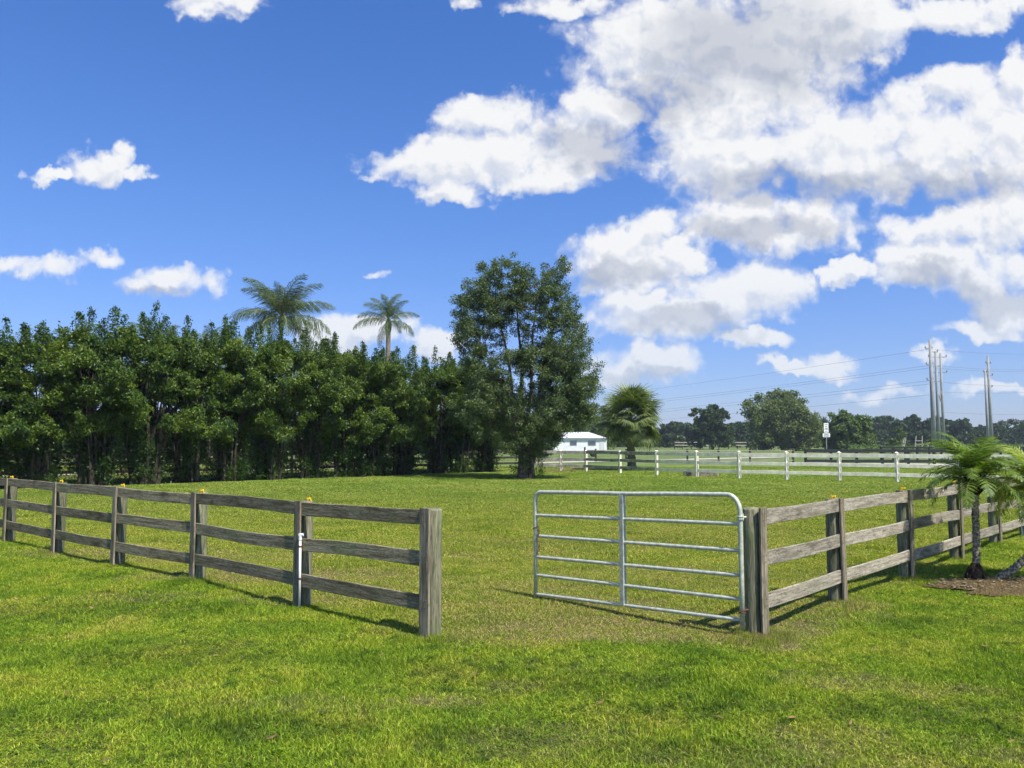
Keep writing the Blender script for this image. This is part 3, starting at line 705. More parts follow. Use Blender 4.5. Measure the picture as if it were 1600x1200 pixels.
def fig_tree_data(seed, n_leaf=54000, H=7.0, W=2.15, Dp=2.1):
    g = np.random.default_rng(seed); P = []; A = []; Out = []
    nb = 62; per = n_leaf//(nb*10)
    for i in range(nb):
        z = 2.2+(H-3.1)*g.random()**.95; a = g.random()*6.2832
        t = (z-2.2)/(H-2.2); env = (.84+.2*math.sin(t*7+seed*1.7))*(1-.42*max(0, t-.5)/.5)
        q = g.uniform(.72, 1.0) if g.random() < .8 else g.uniform(.1, .6)
        bc = np.array([math.cos(a)*W*env*q, math.sin(a)*Dp*env*q, z]); br_ = g.uniform(.30, .62); tone = g.uniform(0, .35)
        for j in range(10):
            p = g.normal(size=3); p /= np.linalg.norm(p); p[2] = p[2]*.8+.2; p[:2] += .35*np.array([math.cos(a), math.sin(a)])
            c = bc+p*br_*np.array([1, 1, 1.0])*g.uniform(.6, 1.05); c[2] = max(c[2], 1.9)
            r = g.uniform(.16, .30); m = int(per*(r/.23)**2*1.05)
            pp = clump_points(g, c, r, m, .85); pp[:, 2] -= .35*((pp[:, 0]-c[0])**2+(pp[:, 1]-c[1])**2)/r
            P.append(pp); A.append(np.clip(g.random(m)*.7+tone, 0, 1)); Out.append(np.tile([math.cos(a), math.sin(a), 0], (m, 1)))
    # tall leading shoots make the spiky top
    for i in range(11):
        a = g.random()*6.2832; q = g.random()**.6*.95; x, y = math.cos(a)*W*q*.9, math.sin(a)*Dp*q*.9
        z0 = H-1.5+g.uniform(-.2, .2); z1 = H+g.uniform(-.5, .75)-q*.4; m = int(190*(z1-z0)/1.0)+60
        tt = g.random(m)**.8; lx, ly = g.uniform(-.18, .18, 2); rad = (.34*(1-tt)+.09)
        nrm = g.normal(size=(m, 3))*.55
        pp = np.stack([x+lx*tt+nrm[:, 0]*rad, y+ly*tt+nrm[:, 1]*rad, z0+(z1-z0)*tt+nrm[:, 2]*.08], 1)
        P.append(pp); A.append(g.random(m)*.8); Out.append(np.tile([0, 0, .4], (m, 1)))
    # low sprays hanging around the stems, crown shade put into dark leaf tones
    for i in range(78):
        a = g.random()*6.2832; c = np.array([math.cos(a)*1.0*g.random(), math.sin(a)*1.0*g.random(), g.uniform(.12, 2.6)]); m = 80
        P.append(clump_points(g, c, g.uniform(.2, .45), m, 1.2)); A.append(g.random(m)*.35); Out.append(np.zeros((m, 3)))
    return np.concatenate(P), np.concatenate(A), np.concatenate(Out), g
def stems(seed, H=4.8, n=15, spread=.9, r0=.07):
    rr = random.Random(seed); b = MB()
    for i in range(n):
        a = rr.uniform(0, 6.28); q = rr.uniform(.05, .62); x, y = math.cos(a)*q, math.sin(a)*q
        pts_, rad = [], []
        k = rr.uniform(.5, 1.1)*spread; ph = rr.uniform(0, 6); rs = r0*rr.uniform(.5, 1.25)
        for j in range(8):
            t = j/7; pts_.append((x+math.cos(a)*k*t**1.6+.07*math.sin(ph+t*6), y+math.sin(a)*k*t**1.6+.07*math.cos(ph+t*5), -.1+t*(H*rr.uniform(.97, 1.03)))); rad.append(rs*(1.25-.85*t) if j else rs*1.7)
        b.tube(pts_, rad, 7, False, .08)
        for m in range(3):
            j = rr.randint(2, 5); p = Vector(pts_[j]); an = rr.uniform(0, 6.28); ln = rr.uniform(.5, 1.3)
            b.tube([p, p+Vector((math.cos(an)*ln*.5, math.sin(an)*ln*.5, ln*.25)), p+Vector((math.cos(an)*ln, math.sin(an)*ln, ln*.65))], [rs*.4, rs*.25, rs*.1], 5, False)
    return b
protos = []
for s in range(4):
    t_ = empty('hedge_tree', (0, 0, 0), None, 'tree', 'fig trees planted as a tall hedge')
    stems(s+3).build('trunk', M['bark_dark'], t_, smooth=True)
    P, A, O, g = fig_tree_data(100+s); crown_obj('crown', P, .108, M['fig'], t_, g, .55, .5, .5, A, O)
    protos.append((t_, children_of(t_)))
hseg = np.concatenate([[0], np.cumsum(np.linalg.norm(np.diff(HEDGE, axis=0), axis=1))])
tot = hseg[-1]; NT_ = 22; used = set()
LBL = ['hedge tree at the near left end of the tall green hedge, mostly past the picture edge'] * 2
order = []
for k in range(NT_):
    s = tot*(k+.35)/NT_
    x = np.interp(s, hseg, HEDGE[:, 0]); y = np.interp(s, hseg, HEDGE[:, 1]); order.append((x, y))
hl = {}
names_seen = ['tall leafy fig tree at the very left edge of the photo with bright low boughs', 'fig tree with twin spiky tops, next in from the left edge of the hedge',
 'fig tree of the hedge standing left of the tall pointed shoot', 'fig tree of the hedge carrying the tallest pointed shoot against the sky', 'broad fig tree of the hedge behind the second fence post from the left',
 'dark fig tree of the hedge with pale stems showing between its leaves', 'fig tree of the hedge whose low green branch droops to the grass', 'fig tree of the hedge just left of the big feathery palm',
 'fig tree of the hedge directly below the big feathery palm', 'fig tree of the hedge just right of the big feathery palm', 'fig tree of the hedge with one thin leafy shoot rising between the two palms',
 'fig tree of the hedge directly below the smaller upright palm', 'fig tree of the hedge just right of the smaller upright palm', 'fig tree of the hedge third from the tall spreading tree',
 'fig tree of the hedge second from the tall spreading tree', 'last fig tree of the hedge, partly behind the tall spreading tree']
vis = 0
for k, (x, y) in enumerate(order):
    pr, kids = protos[k % 4]
    if k < 4: o = pr
    else: o = copy_tree(pr, None, kids)
    sc = random.uniform(.94, 1.04)
    o.location = (x+random.uniform(-.25, .25), y+random.uniform(-.25, .25), 0); o.rotation_euler = (0, 0, random.uniform(0, 6.28)); o.scale = (sc, sc, sc*random.uniform(.88, .99))
    if k < 2: o['label'] = ['fig tree of the hedge outside the picture to the left, farther one', 'fig tree of the hedge just outside the left picture edge'][k]
    else: o['label'] = names_seen[min(k-2, 15)]

# tall spreading tree
bt = empty('tall_tree', (0.75, 37.4, 0), 'tall spreading broadleaf tree with several stems at the end of the hedge', 'tree')
def big_tree():
    g = np.random.default_rng(5); s = 37.4/F
    def loc(px, py): return ((px-823)*s, CAMH+(680-py)*s)
    blobs = [(805,468,26,32),(812,425,16,22),(808,548,26,16),(818,505,14,14),(780,425,48,38),(745,470,38,45),(735,520,30,40),(775,478,34,50),(845,440,40,35),(865,480,42,48),(852,545,42,45),(890,530,38,50),(905,580,34,40),(870,600,50,50),
             (780,600,55,45),(755,560,40,35),(888,612,32,26),(830,640,60,42),(770,650,45,32),(860,645,36,22),(725,452,18,14),(722,505,14,22),(880,410,15,18),(900,646,26,18),(925,636,16,14),(872,660,20,12),(885,632,28,18),(914,618,14,16),(858,668,22,10),(790,685,22,14),(740,628,34,28),(825,690,28,24),(855,560,55,40),(914,590,18,20)]
    P = []; A = []; Out = []
    tot_a = sum(b[2]*b[3] for b in blobs)
    br = []
    for (cx, cy, rx, ry) in blobs:
        X0, Z0 = loc(cx, cy); RX, RZ = rx*s, ry*s; RY = min(RX, 2.0)*1.1; m = int(175*(rx*ry)/tot_a*9)+4
        for i in range(m):
            p = g.normal(size=3); p /= np.linalg.norm(p); q = g.random()**.4
            off = g.uniform(-1.3, 1.3)
            c = np.array([X0+p[0]*q*RX, off+p[1]*q*RY, Z0+p[2]*q*RZ]); r = g.uniform(.14, .36); k = int(g.uniform(85, 150)*(r/.26)**2)
            P.append(clump_points(g, c, r, k, .8)); A.append(np.clip(g.random(k)*.8+g.uniform(-.1, .25), 0, 1)); Out.append(np.tile(p*.5, (k, 1)))
            if i % 14 == 0: br.append(c)
    P = np.concatenate(P); A = np.concatenate(A); Out = np.concatenate(Out)
    crown_obj('crown', P, .088, M['oak'], bt, g, .35, .55, .3, A, Out); print('big tree leaves', len(P))
    b = MB(); rr = random.Random(4); tips = []
    for i, (tx, tz, r0) in enumerate([(-1.5, 8.6, .12), (-.5, 9.6, .13), (.5, 9.2, .11), (1.4, 8.0, .12), (2.1, 6.2, .09), (-1.9, 6.2, .08)]):
        x0 = (i-2.5)*.13; y0 = rr.uniform(-.15, .15); pp = []; rd = []
        for j in range(10):
            t = j/9; pp.append((x0+(tx-x0)*t**1.5+.06*math.sin(j*1.3+i), y0+rr.uniform(-.05, .05)+.8*math.sin(i*2.1)*t, -.1+(tz+.1)*t)); rd.append(r0*(1.15-.95*t)*(1.5 if j == 0 else 1))
        b.tube(pp, rd, 8, False, .06); tips += [Vector(p) for p in pp[3:]]
    for c in br:
        c = Vector(c); q = min(tips, key=lambda t: (t-c).length+(2 if t.z > c.z else 0)); L = (c-q).length
        mid = q.lerp(c, .5)+Vector((0, 0, -.08*L)); b.tube([q, mid, c], [.035, .022, .008], 5, False)
    b.build('trunk', M['bark'], bt, smooth=True)
    # leafy sprouts along the lower stems
    P = []
    for i in range(42):
        z = rr.uniform(.35, 2.7); P.append(clump_points(g, np.array([rr.uniform(-.75, .75), rr.uniform(-.6, .3), z]), .26, 70, 1.3))
    P = np.concatenate(P); crown_obj('stem_sprouts', P, .10, M['fig'], bt, g, .3, .5, .4)
big_tree()

# far trees
def blob_tree(name, label, x0, x1, ytop, Y, mat, n=7000, leaf=.32, cat='tree', group=None, trunk=True, ybase=None, seed=1, dome=.55, lobes=16):
    g = np.random.default_rng(seed); c = at((x0+x1)/2, 690, Y); W = (x1-x0)/2/F*Y; H = at(800, ytop, Y).z
    e = empty(name, (c.x, Y, 0), label, cat, group)
    P = []; A = []; z0 = H*.08 if trunk else .05
    for i in range(lobes):
        a = g.random()*6.28; q = g.random()**.5*.62; z = z0+(H-z0)*g.uniform(.16, .66 if q > .35 else .8); r = W*g.uniform(.30, .5)
        r = min(r, (H-z)*1.05); lc = np.array([math.cos(a)*q*W, math.sin(a)*q*W*.8, z])
        for j in range(14):
            p = g.normal(size=3); p /= np.linalg.norm(p); p[2] = abs(p[2])*1.0-.15*g.random(); cc = lc+p*r*np.array([.95, .95, .9])*g.uniform(.75, 1.02); k = n//(lobes*14)
            if cc[2] < .2: cc[2] = .2+g.random()*.5
            P.append(clump_points(g, cc, r*.30, k, .75)); A.append(np.clip(g.random(k)*.7+g.uniform(0, .3), 0, 1))
    # skirt
    for j in range(110):
        a = g.random()*6.28; q = g.uniform(.3, .95); k = n//260
        P.append(clump_points(g, np.array([math.cos(a)*q*W, math.sin(a)*q*W*.8, z0+(H-z0)*g.uniform(.0, .42)]), W*.15, k, 1)); A.append(g.random(k))
    P = np.concatenate(P); P[:, 2] = np.maximum(P[:, 2], .05); crown_obj('crown', P, leaf*1.15, mat, e, g, .4, .55, .4, np.concatenate(A))
    if trunk:
        b = MB(); rr = random.Random(seed)
        for i in range(4):
            a = rr.uniform(0, 6.28); b.tube([(0, 0, -.2), (math.cos(a)*W*.12, math.sin(a)*W*.12, H*.25), (math.cos(a)*W*.45, math.sin(a)*W*.4, H*.62)], [W*.05, W*.035, W*.012], 7, False)
        b.build('trunk', M['bark'], e, smooth=True)
    return e
blob_tree('willow_tree', 'broad light green willow like tree, the widest crown across the field', 1160, 1288, 606, 150, M['willow'], 42000, .42, seed=11, lobes=34)
blob_tree('round_tree', 'low rounded green tree at the right of the broad willow, behind the sign', 1282, 1364, 638, 128, M['far_mid'], 26000, .34, seed=12, lobes=26)
blob_tree('round_tree', 'dark rounded tree standing alone left of the broad willow', 1078, 1148, 622, 172, M['far_dark'], 26000, .40, seed=13, lobes=28)
blob_tree('bush', 'small rounded bush between the far trees and the power poles', 1386, 1420, 663, 150, M['far_mid'], 2500, .3, 'bush', None, False, seed=14, lobes=8)
blob_tree('tree', 'dark green tree filling the gap between the sabal palm and the tall spreading tree', 884, 975, 630, 172, M['far_mid'], 16000, .34, seed=15)
rr = random.Random(3); far = []
tops = [(1020, 1062, 655), (1048, 1092, 657), (1130, 1172, 655), (1330, 1385, 644), (1360, 1410, 641), (1395, 1445, 648), (1425, 1470, 644), (1450, 1500, 654), (1480, 1530, 655), (1520, 1560, 657), (1555, 1625, 653), (1600, 1690, 645),
        (960, 1030, 658), (1660, 1760, 650), (1268, 1340, 650), (870, 940, 655), (780, 880, 652), (690, 800, 655)]
fl_ = ['at the left end of the far tree line behind the sabal palm', 'left of the lone rounded tree in the far tree line', 'between the lone rounded tree and the willow', 'just right of the round tree behind the sign', 'second right of the round tree behind the sign',
       'left of the power poles, with gaps of sky in its top', 'directly left of the three power poles', 'directly behind the three power poles', 'between the two groups of power poles', 'just left of the far pair of power poles', 'just right of the far pair of power poles', 'at the right picture edge of the far tree line',
       'directly behind the sabal palm', 'outside the right picture edge', 'behind the sign between the willow and the round tree', 'right behind the white house', 'behind the white house and the tall tree', 'behind the end of the hedge']
far_p = None
for i, (x0, x1, yt) in enumerate(tops):
    blob_tree('far_tree', 'dark distant tree '+fl_[i], x0-8, x1+8, yt, 235+rr.uniform(-15, 30), M['far_dark'], 6500, .75, 'tree', 'far tree line beyond the field', True, seed=40+i, lobes=10)
g = np.random.default_rng(79); P = []
hq = np.array([(p[0]-2.6, p[1]+3.1) for p in HEDGE])
for i in range(800):
    s_ = g.random()*tot*.985; x = np.interp(s_, hseg, hq[:, 0])+g.normal()*.5; y = np.interp(s_, hseg, hq[:, 1])+g.normal()*.5
    P.append(clump_points(g, np.array([x, y, g.uniform(.32, 2.7)]), g.uniform(.3, .55), 75, .8))
P = np.concatenate(P); P[:, 2] = np.maximum(P[:, 2], .05)
o = crown_obj('understorey', P, .13, M['fig'], None, g, .3, .5, .3, g.random(len(P))*.35); tag(o, 'dark shaded understorey shrubs growing directly behind the hedge trees', 'undergrowth', kind='stuff')  # leaf tones held dark, putting the hedge's shade into the colour
bgk = None
gl = ['behind the left end of the hedge beyond the driveway', 'beyond the driveway, second from the left end', 'beyond the driveway, third from the left end', 'beyond the driveway below the feathery palm tips', 'beyond the driveway left of the big feathery palm', 'beyond the driveway behind the big feathery palm', 'beyond the driveway right of the big feathery palm', 'beyond the driveway below the smaller palm', 'beyond the driveway right of the smaller palm']
for i, lb in enumerate(gl):
    x = -49+6.3*i; yy_ = 50+4.55*i*1.0
    if bgk is None:
        bgk = blob_tree('shade_tree', None, 740, 860, 600, 60, M['far_dark'], 16000, .22, 'tree', 'shade trees beyond the driveway', True, seed=90, lobes=26); kd = children_of(bgk); o = bgk
    else: o = copy_tree(bgk, None, kd)
    o.location = (x+rr.uniform(-.6, .6), yy_+rr.uniform(-1, 1), 0); o.rotation_euler = (0, 0, rr.uniform(0, 6)); k_ = rr.uniform(.95, 1.15); o.scale = (k_*1.35, k_*1.35, k_*rr.uniform(.8, .92)); o['label'] = 'dark leafy tree '+lb
# far wood and thicket under the tree line (one mass)
g = np.random.default_rng(77); P = []
for i in range(900):
    px = g.uniform(-300, 2000); Yy = g.uniform(262, 300); c = at(px, 690, Yy); P.append(clump_points(g, np.array([c.x, Yy, g.uniform(.5, 5.5)]), g.uniform(1.2, 2.6), 26, .8))
P = np.concatenate(P); P[:, 2] = np.maximum(P[:, 2], .1)
o = crown_obj('woods', P, 1.3, M['far_dark'], None, g, .4, .6, .3); tag(o, 'dark distant wood closing the field below the tree line', 'woods', kind='stuff')
g = np.random.default_rng(78); P = []
for i in range(260):
    px = g.uniform(1330, 1620); Yy = g.uniform(105, 140); c = at(px, 690, Yy); P.append(clump_points(g, np.array([c.x, Yy, g.uniform(.1, 1.1)]), g.uniform(.4, 1.0), 26, .6))
P = np.concatenate(P); P[:, 2] = np.maximum(P[:, 2], .03)
o = crown_obj('undergrowth', P, .3, M['far_mid'], None, g, .4, .5, .3); tag(o, 'low rough growth behind the black fence', 'undergrowth', kind='stuff')

# ------------------------------------------------------------ palms
def frond_mesh(L, nl, lw, ll, droop, plume=.5, seed=0, curve=1.0, lift=.5, stalk_r=.02, petiole=.12, tipdroop=.5):
    """one feather frond along +X, rising then arching down"""
    g = np.random.default_rng(seed); S = np.linspace(0, 1, 24)
    ang = lift-curve*S**1.3; dx = np.cos(ang)*L/24; dz = np.sin(ang)*L/24
    cx = np.concatenate([[0], np.cumsum(dx)[:-1]]); cz = np.concatenate([[0], np.cumsum(dz)[:-1]])
    b = MB(); b.tube([(cx[i], 0, cz[i]) for i in range(0, 24, 2)]+[(cx[-1], 0, cz[-1])], list(stalk_r*(1-np.linspace(0, .85, 13))), 5, False)
    V = list(b.v); Fc = list(b.f); ns = len(Fc); rn = [.6]*ns
    for i in range(nl):
        s = petiole+(1-petiole)*(i+.5)/nl
        x = np.interp(s, S, cx); z = np.interp(s, S, cz); an = np.interp(s, S, ang)
        T = np.array([math.cos(an), 0, math.sin(an)]); U = np.array([-math.sin(an), 0, math.cos(an)])
        for sd in (-1, 1):
            l = ll*(math.sin(math.pi*min(1, (s-petiole)/(1-petiole)*.80+.20))**.7+.12)*g.uniform(.85, 1.12)
            sw = .45+.5*s
            d = T*sw+np.array([0, sd, 0])*1.0+U*g.uniform(-plume, plume); d /= np.linalg.norm(d)
            p0 = np.array([x, 0, z]); p1 = p0+d*l*.5; dd = d+np.array([0, 0, -droop*tipdroop*2*g.uniform(.6, 1.3)]); dd /= np.linalg.norm(dd); p1[2] -= droop*l*.12; p2 = p1+dd*l*.5
            w = np.cross(d, U); w = T*lw*.5
            n0 = len(V); V += [tuple(p0-w*.5), tuple(p0+w*.5), tuple(p1+w), tuple(p1-w), tuple(p2+w*.15), tuple(p2-w*.15)]
            Fc += [(n0, n0+1, n0+2, n0+3), (n0+3, n0+2, n0+4, n0+5)]; q = g.random(); rn += [q, q]
    return V, Fc, rn, ns
def frond_data(name, mats, **kw):
    V, Fc, rn, ns = frond_mesh(**kw)
    me = bpy.data.meshes.new(name); me.from_pydata(V, [], Fc); me.update()
    for m in mats: me.materials.append(m)
    mi = np.zeros(len(Fc), np.int32); mi[:ns] = 1; me.polygons.foreach_set('material_index', mi)
    a = me.attributes.new('rnd', 'FLOAT', 'FACE'); a.data.foreach_set('value', np.array(rn, np.float32)); return me
def add_frond(me, parent, loc, az, tilt, roll=0, sc=1):
    o = bpy.data.objects.new('frond', me); COL.objects.link(o); o.parent = parent; o.location = loc
    o.rotation_euler = (Matrix.Rotation(az, 3, 'Z') @ Matrix.Rotation(-tilt, 3, 'Y') @ Matrix.Rotation(roll, 3, 'X')).to_euler(); o.scale = (sc, sc, sc); return o
QF = [frond_data('frond', [M['palm_far'], M['stalk']], L=4.3, nl=84, lw=.040, ll=.85, droop=1.9, plume=1.0, seed=k, curve=1.5, lift=.2, stalk_r=.05, tipdroop=.9) for k in range(3)]
def queen_palm(px, py, Y, label, n=20, sc=1.0, upright=0.0, shaft=False, tr=.16):
    c = at(px, py, Y); e = empty('feather_palm', (c.x, Y, 0), label, 'palm tree', 'tall palms rising behind the hedge'); rr = random.Random(int(px))
    b = MB(); b.tube([(0, 0, -.1), (.02, 0, .6), (0, 0, c.z*.5), (0, 0, c.z-.9)], [tr*1.5, tr, tr*.92, tr*.85], 12); b.build('trunk', M['palm_bark'], e, smooth=True)
    b = MB(); b.tube([(0, 0, c.z-.95), (0, 0, c.z-.3), (0, 0, c.z+.25)], [tr*.95, tr*1.35 if shaft else tr*1.6, tr*.5], 12); b.build('crownshaft', M['sabal'] if shaft else M['fibre'], e, smooth=True)
    for i in range(n):
        q = i/(n-1); tilt = R(84-104*q**1.15+rr.uniform(-9, 9))+upright*(1-q); az = i*2.39996+rr.uniform(-.2, .2)
        add_frond(QF[i % 3], e, (0, 0, c.z-.1+.2*(1-q)), az, tilt, rr.uniform(-.4, .4), sc*rr.uniform(.85, 1.08)*(.8 if q < .15 else 1))
    return e
queen_palm(440, 497, 58, 'big feathery palm rising over the middle of the hedge', 30, 1.02)
queen_palm(607, 502, 68, 'smaller upright palm rising over the hedge, next to the tall spreading tree', 16, .82, .15, True, .24)
queen_palm(243, 541, 60, 'palm whose thin frond tips just show above the left part of the hedge', 14, .72)
queen_palm(330, 545, 64, 'palm with a single frond arching out left of the big feathery palm', 12, .70)

def fan_leaf(seed):
    g = np.random.default_rng(seed); b = MB(); pl = 1.0
    b.tube([(0, 0, 0), (.5, 0, .12), (pl, 0, .12)], [.022, .016, .012], 5, False); V = list(b.v); Fc = list(b.f); ns = len(Fc); rn = [.6]*ns
    nseg = 34
    for i in range(nseg):
        a = (i/(nseg-1)-.5)*2*R(128); l = 1.0*(1-.25*abs(a)/2.2)*g.uniform(.9, 1.08); d = np.array([math.cos(a), math.sin(a), .12*math.cos(a*2)]); d /= np.linalg.norm(d)
        s = np.array([-math.sin(a), math.cos(a), 0]); w = .032
        p0 = np.array([pl, 0, .12]); p1 = p0+d*l*.55+np.array([0, 0, -.04]); dd = d+np.array([.15, 0, -.85*g.uniform(.7, 1.3)]); dd /= np.linalg.norm(dd); p2 = p1+dd*l*.5
        n0 = len(V); V += [tuple(p0-s*.006), tuple(p0+s*.006), tuple(p1+s*w), tuple(p1-s*w), tuple(p2+s*.004), tuple(p2-s*.004)]; Fc += [(n0, n0+1, n0+2, n0+3), (n0+3, n0+2, n0+4, n0+5)]; q = g.random(); rn += [q, q]
    me = bpy.data.meshes.new('frond'); me.from_pydata(V, [], Fc); me.update(); me.materials.append(M['sabal']); me.materials.append(M['stalk'])
    mi = np.zeros(len(Fc), np.int32); mi[:ns] = 1; me.polygons.foreach_set('material_index', mi)
    a = me.attributes.new('rnd', 'FLOAT', 'FACE'); a.data.foreach_set('value', np.array(rn, np.float32)); return me
FL = [fan_leaf(k) for k in range(3)]
sx, sy = 7.45, 48.2
sp_ = empty('sabal_palm', (sx, sy, 0), 'stout fan leaved palm with a rough trunk behind the white fence', 'palm tree')
b = MB(); pp = []; rd = []
for j in range(26): pp.append((.03*math.sin(j*.4), 0, -.1+j*.125)); rd.append(.27*(1-.18*j/25)*(1.12 if j % 2 else .95)*(1.15 if j < 3 else 1))
b.tube(pp, rd, 14, True, .1); b.build('trunk', M['palm_bark'], sp_)
for i in range(92):
    q = i/91; tilt = R(76-118*q**.9)+random.uniform(-.2, .2); add_frond(FL[i % 3], sp_, (0, 0, 3.35-.35*q), i*2.39996+random.uniform(-.25, .25), tilt, random.uniform(-.7, .7), random.uniform(.88, 1.3))

PF = [frond_data('frond', [M['pygmy'], M['stalk']], L=.86, nl=38, lw=.020, ll=.165, droop=.35, plume=.3, seed=20+k, curve=1.6, lift=.25, stalk_r=.006, petiole=.14) for k in range(3)]
PG = [frond_data('frond', [M['pygmy_light'], M['stalk']], L=.92, nl=38, lw=.021, ll=.18, droop=.45, plume=.25, seed=30+k, curve=1.65, lift=.2, stalk_r=.006, petiole=.14) for k in range(2)]
def pygmy_palm(base, pts_, rad, label, n, seed, fr_, bulb=.12, rootball=True, extra=None):
    e = empty('date_palm', (base[0], base[1], 0), label, 'palm tree', 'small palms in the mulch bed'); rr = random.Random(seed)
    P3 = [Vector(p) for p in pts_]; dense = []
    for i in range(len(P3)-1):
        for k in range(10): dense.append(P3[i].lerp(P3[i+1], k/10))
    dense.append(P3[-1]); N = len(dense)
    # smooth
    for _ in range(6): dense = [dense[0]]+[(dense[i-1]+dense[i]*2+dense[i+1])/4 for i in range(1, N-1)]+[dense[-1]]
    b = MB(); b.tube(dense, [rad*(1.06 if k % 2 else .92)*(1.1-.15*k/N) for k in range(N)], 14, True, .09)
    # leaf scar knobs
    for k in range(160):
        j = rr.randint(3, N-4); p = dense[j]; t = (dense[j+1]-dense[j-1]).normalized(); a = rr.uniform(0, 6.28); u = t.orthogonal().normalized(); w = t.cross(u); d = u*math.cos(a)+w*math.sin(a)
        b.tube([p+d*rad*.8, p+d*rad*1.28+t*.008], [.009, .004], 5)
    b.build('trunk', M['lichen_bark'], e, smooth=False)
    top = dense[-1]
    if rootball:
        b = MB(); b.tube([(0, 0, -.03), (0, 0, .03), (0, 0, .10), (0, 0, .17), (0, 0, .235)], [.115, .118, .105, .085, .045], 20, True, .10)
        for k in range(60):
            a = rr.uniform(0, 6.28); b.tube([(math.cos(a)*.07, math.sin(a)*.07, rr.uniform(.12, .2)), (math.cos(a)*.115, math.sin(a)*.115, rr.uniform(.03, .1)), (math.cos(a)*.13, math.sin(a)*.13, -.02)], [.006, .007, .005], 5, False)
        b.build('root_mass', M['fibre'], e)
    b = MB(); b.tube([top+Vector((0, 0, z)) for z in (-.16, -.10, -.02, .07, .15)], [.04, bulb*.75, bulb, bulb*.8, .03], 16, True, .16)
    for k in range(90):
        a = rr.uniform(0, 6.28); z = rr.uniform(-.13, .08); q = bulb*.8; l = rr.uniform(.04, .09)
        p = top+Vector((math.cos(a)*q, math.sin(a)*q, z)); b.tube([p, p+Vector((math.cos(a)*l*.6, math.sin(a)*l*.6, l*.8))], [.010, .005], 5)
    b.build('crown_boots', M['fibre'], e)
    for i in range(n):
        q = i/(n-1); tilt = R(76-86*q)+rr.uniform(-.12, .12)
        add_frond(fr_[i % len(fr_)], e, top+Vector((0, 0, .06-.06*q)), i*2.39996+rr.uniform(-.2, .2), tilt, rr.uniform(-.25, .25), rr.uniform(.85, 1.08))
    return e
bx, by = ground_at(1525, 908)
pygmy_palm((bx, by), [(0, 0, .05), (.03, 0, .5), (.03, .0, .9), (.045, 0, 1.16), (.045, 0, 1.27)], .042, 'small date palm with a straight spotted trunk and a fibrous root mass', 36, 2, PF, .125)
pygmy_palm((bx+.24, by+.05), [(0, 0, -.02), (.25, -.02, .13), (.48, -.03, .32), (.62, -.04, .62), (.64, -.04, 1.0), (.62, -.06, 1.2)], .045, 'paler date palm with a curved leaning trunk at the right picture edge', 36, 5, PG, .10, False)

# ------------------------------------------------------------ road sign
sg = at(1291.5, 690, 74); sgn = empty('road_sign', (sg.x, sg.y, 0), 'white rectangular road sign with a smaller plate below on a thin steel post', 'sign')
S_ = 74/F
b = MB(); b.box((0, .04, 1.2), (.08, .05, 2.9+.45), 0, .01); b.build('post', M['steel'], sgn)
def plate(name, y0, y1, wpx, rows):
    z0, z1 = at(800, y1, 74).z, at(800, y0, 74).z; w = wpx*S_
    b = MB(); b.box((0, 0, (z0+z1)/2), (w, .02, z1-z0), 0, .004); p = b.build(name, M['sign_white'], sgn)
    m = MB()
    for (a, bb, ww) in rows:
        za, zb = z1-(z1-z0)*a, z1-(z1-z0)*bb; m.box((0, -.013, (za+zb)/2), (w*ww, .005, abs(za-zb)))
    m.build('lettering', M['sign_black'], p)
plate('upper_plate', 661, 676, 7.2, [(.15, .20, .6), (.36, .43, .45), (.55, .58, .6), (.61, .66, .6), (.84, .88, .5)])
plate('lower_plate', 677.2, 683, 11.4, [(.22, .32, .6), (.42, .50, .66), (.68, .80, .7)])

# ------------------------------------------------------------ power poles and lines
def pole(px, pytop, Y, r0, r1, label, arms, brace=None):
    c = at(px, 690, Y); H = at(800, pytop, Y).z; e = empty('power_pole', (c.x, Y, 0), label, 'power pole', 'concrete power poles')
    b = MB(); b.tube([(0, 0, -.3), (0, 0, H*.5), (0, 0, H)], [r0, (r0+r1)/2, r1], 14); b.build('pole_shaft', M['concrete'], e, smooth=True)
    for (py, l, rgt) in arms:
        z = at(800, py, Y).z; b = MB(); b.box(((rgt-l)/2, -.1, z), (l+rgt, .16, .16), 0, .02); 
        b.build('crossarm', M['steel'], e)
        b = MB(); 
        for xx in (-l, rgt): b.tube([(xx, -.1, z+.1), (xx, -.1, z+.3), (xx, -.1, z+.55)], [.1, .16, .07], 8)
        b.build('insulator', M['concrete'], e)
    return e, c, H
pA = pole(1459.5, 531, 150, .50, .24, 'tallest of the three grouped concrete power poles, leftmost of them', [(545, 1.0, .3), (570, .9, .3), (594, .9, .3)])
pB = pole(1467.5, 549, 160, .36, .22, 'middle pole of the three grouped power poles, with short cross arms', [(550, 1.2, .4), (573, 1.0, .8), (596, 1.0, .8)])
pC = pole(1475, 552, 165, .32, .20, 'rightmost pole of the three grouped power poles, joined by a diagonal strut', [(558, 2.6, 1.2), (582, 2.2, 1.2)])
b = MB(); h = at(800, 620, 165).z; b.tube([(-1.9, -1, h-2.4), (.0, 0, h+1.5)], .12, 8); b.tube([(-1.7, -1, h+1.6), (0, 0, h-1.8)], .12, 8); b.build('strut', M['concrete'], pC[0])
pD = pole(1549.5, 556, 170, .42, .22, 'taller concrete power pole of the pair near the right edge', [(568, .5, .5), (587, .3, .8), (605, .3, .6)])
pE = pole(1544, 578, 174, .30, .20, 'shorter power pole of the pair near the right edge', [(582, .3, .3)])
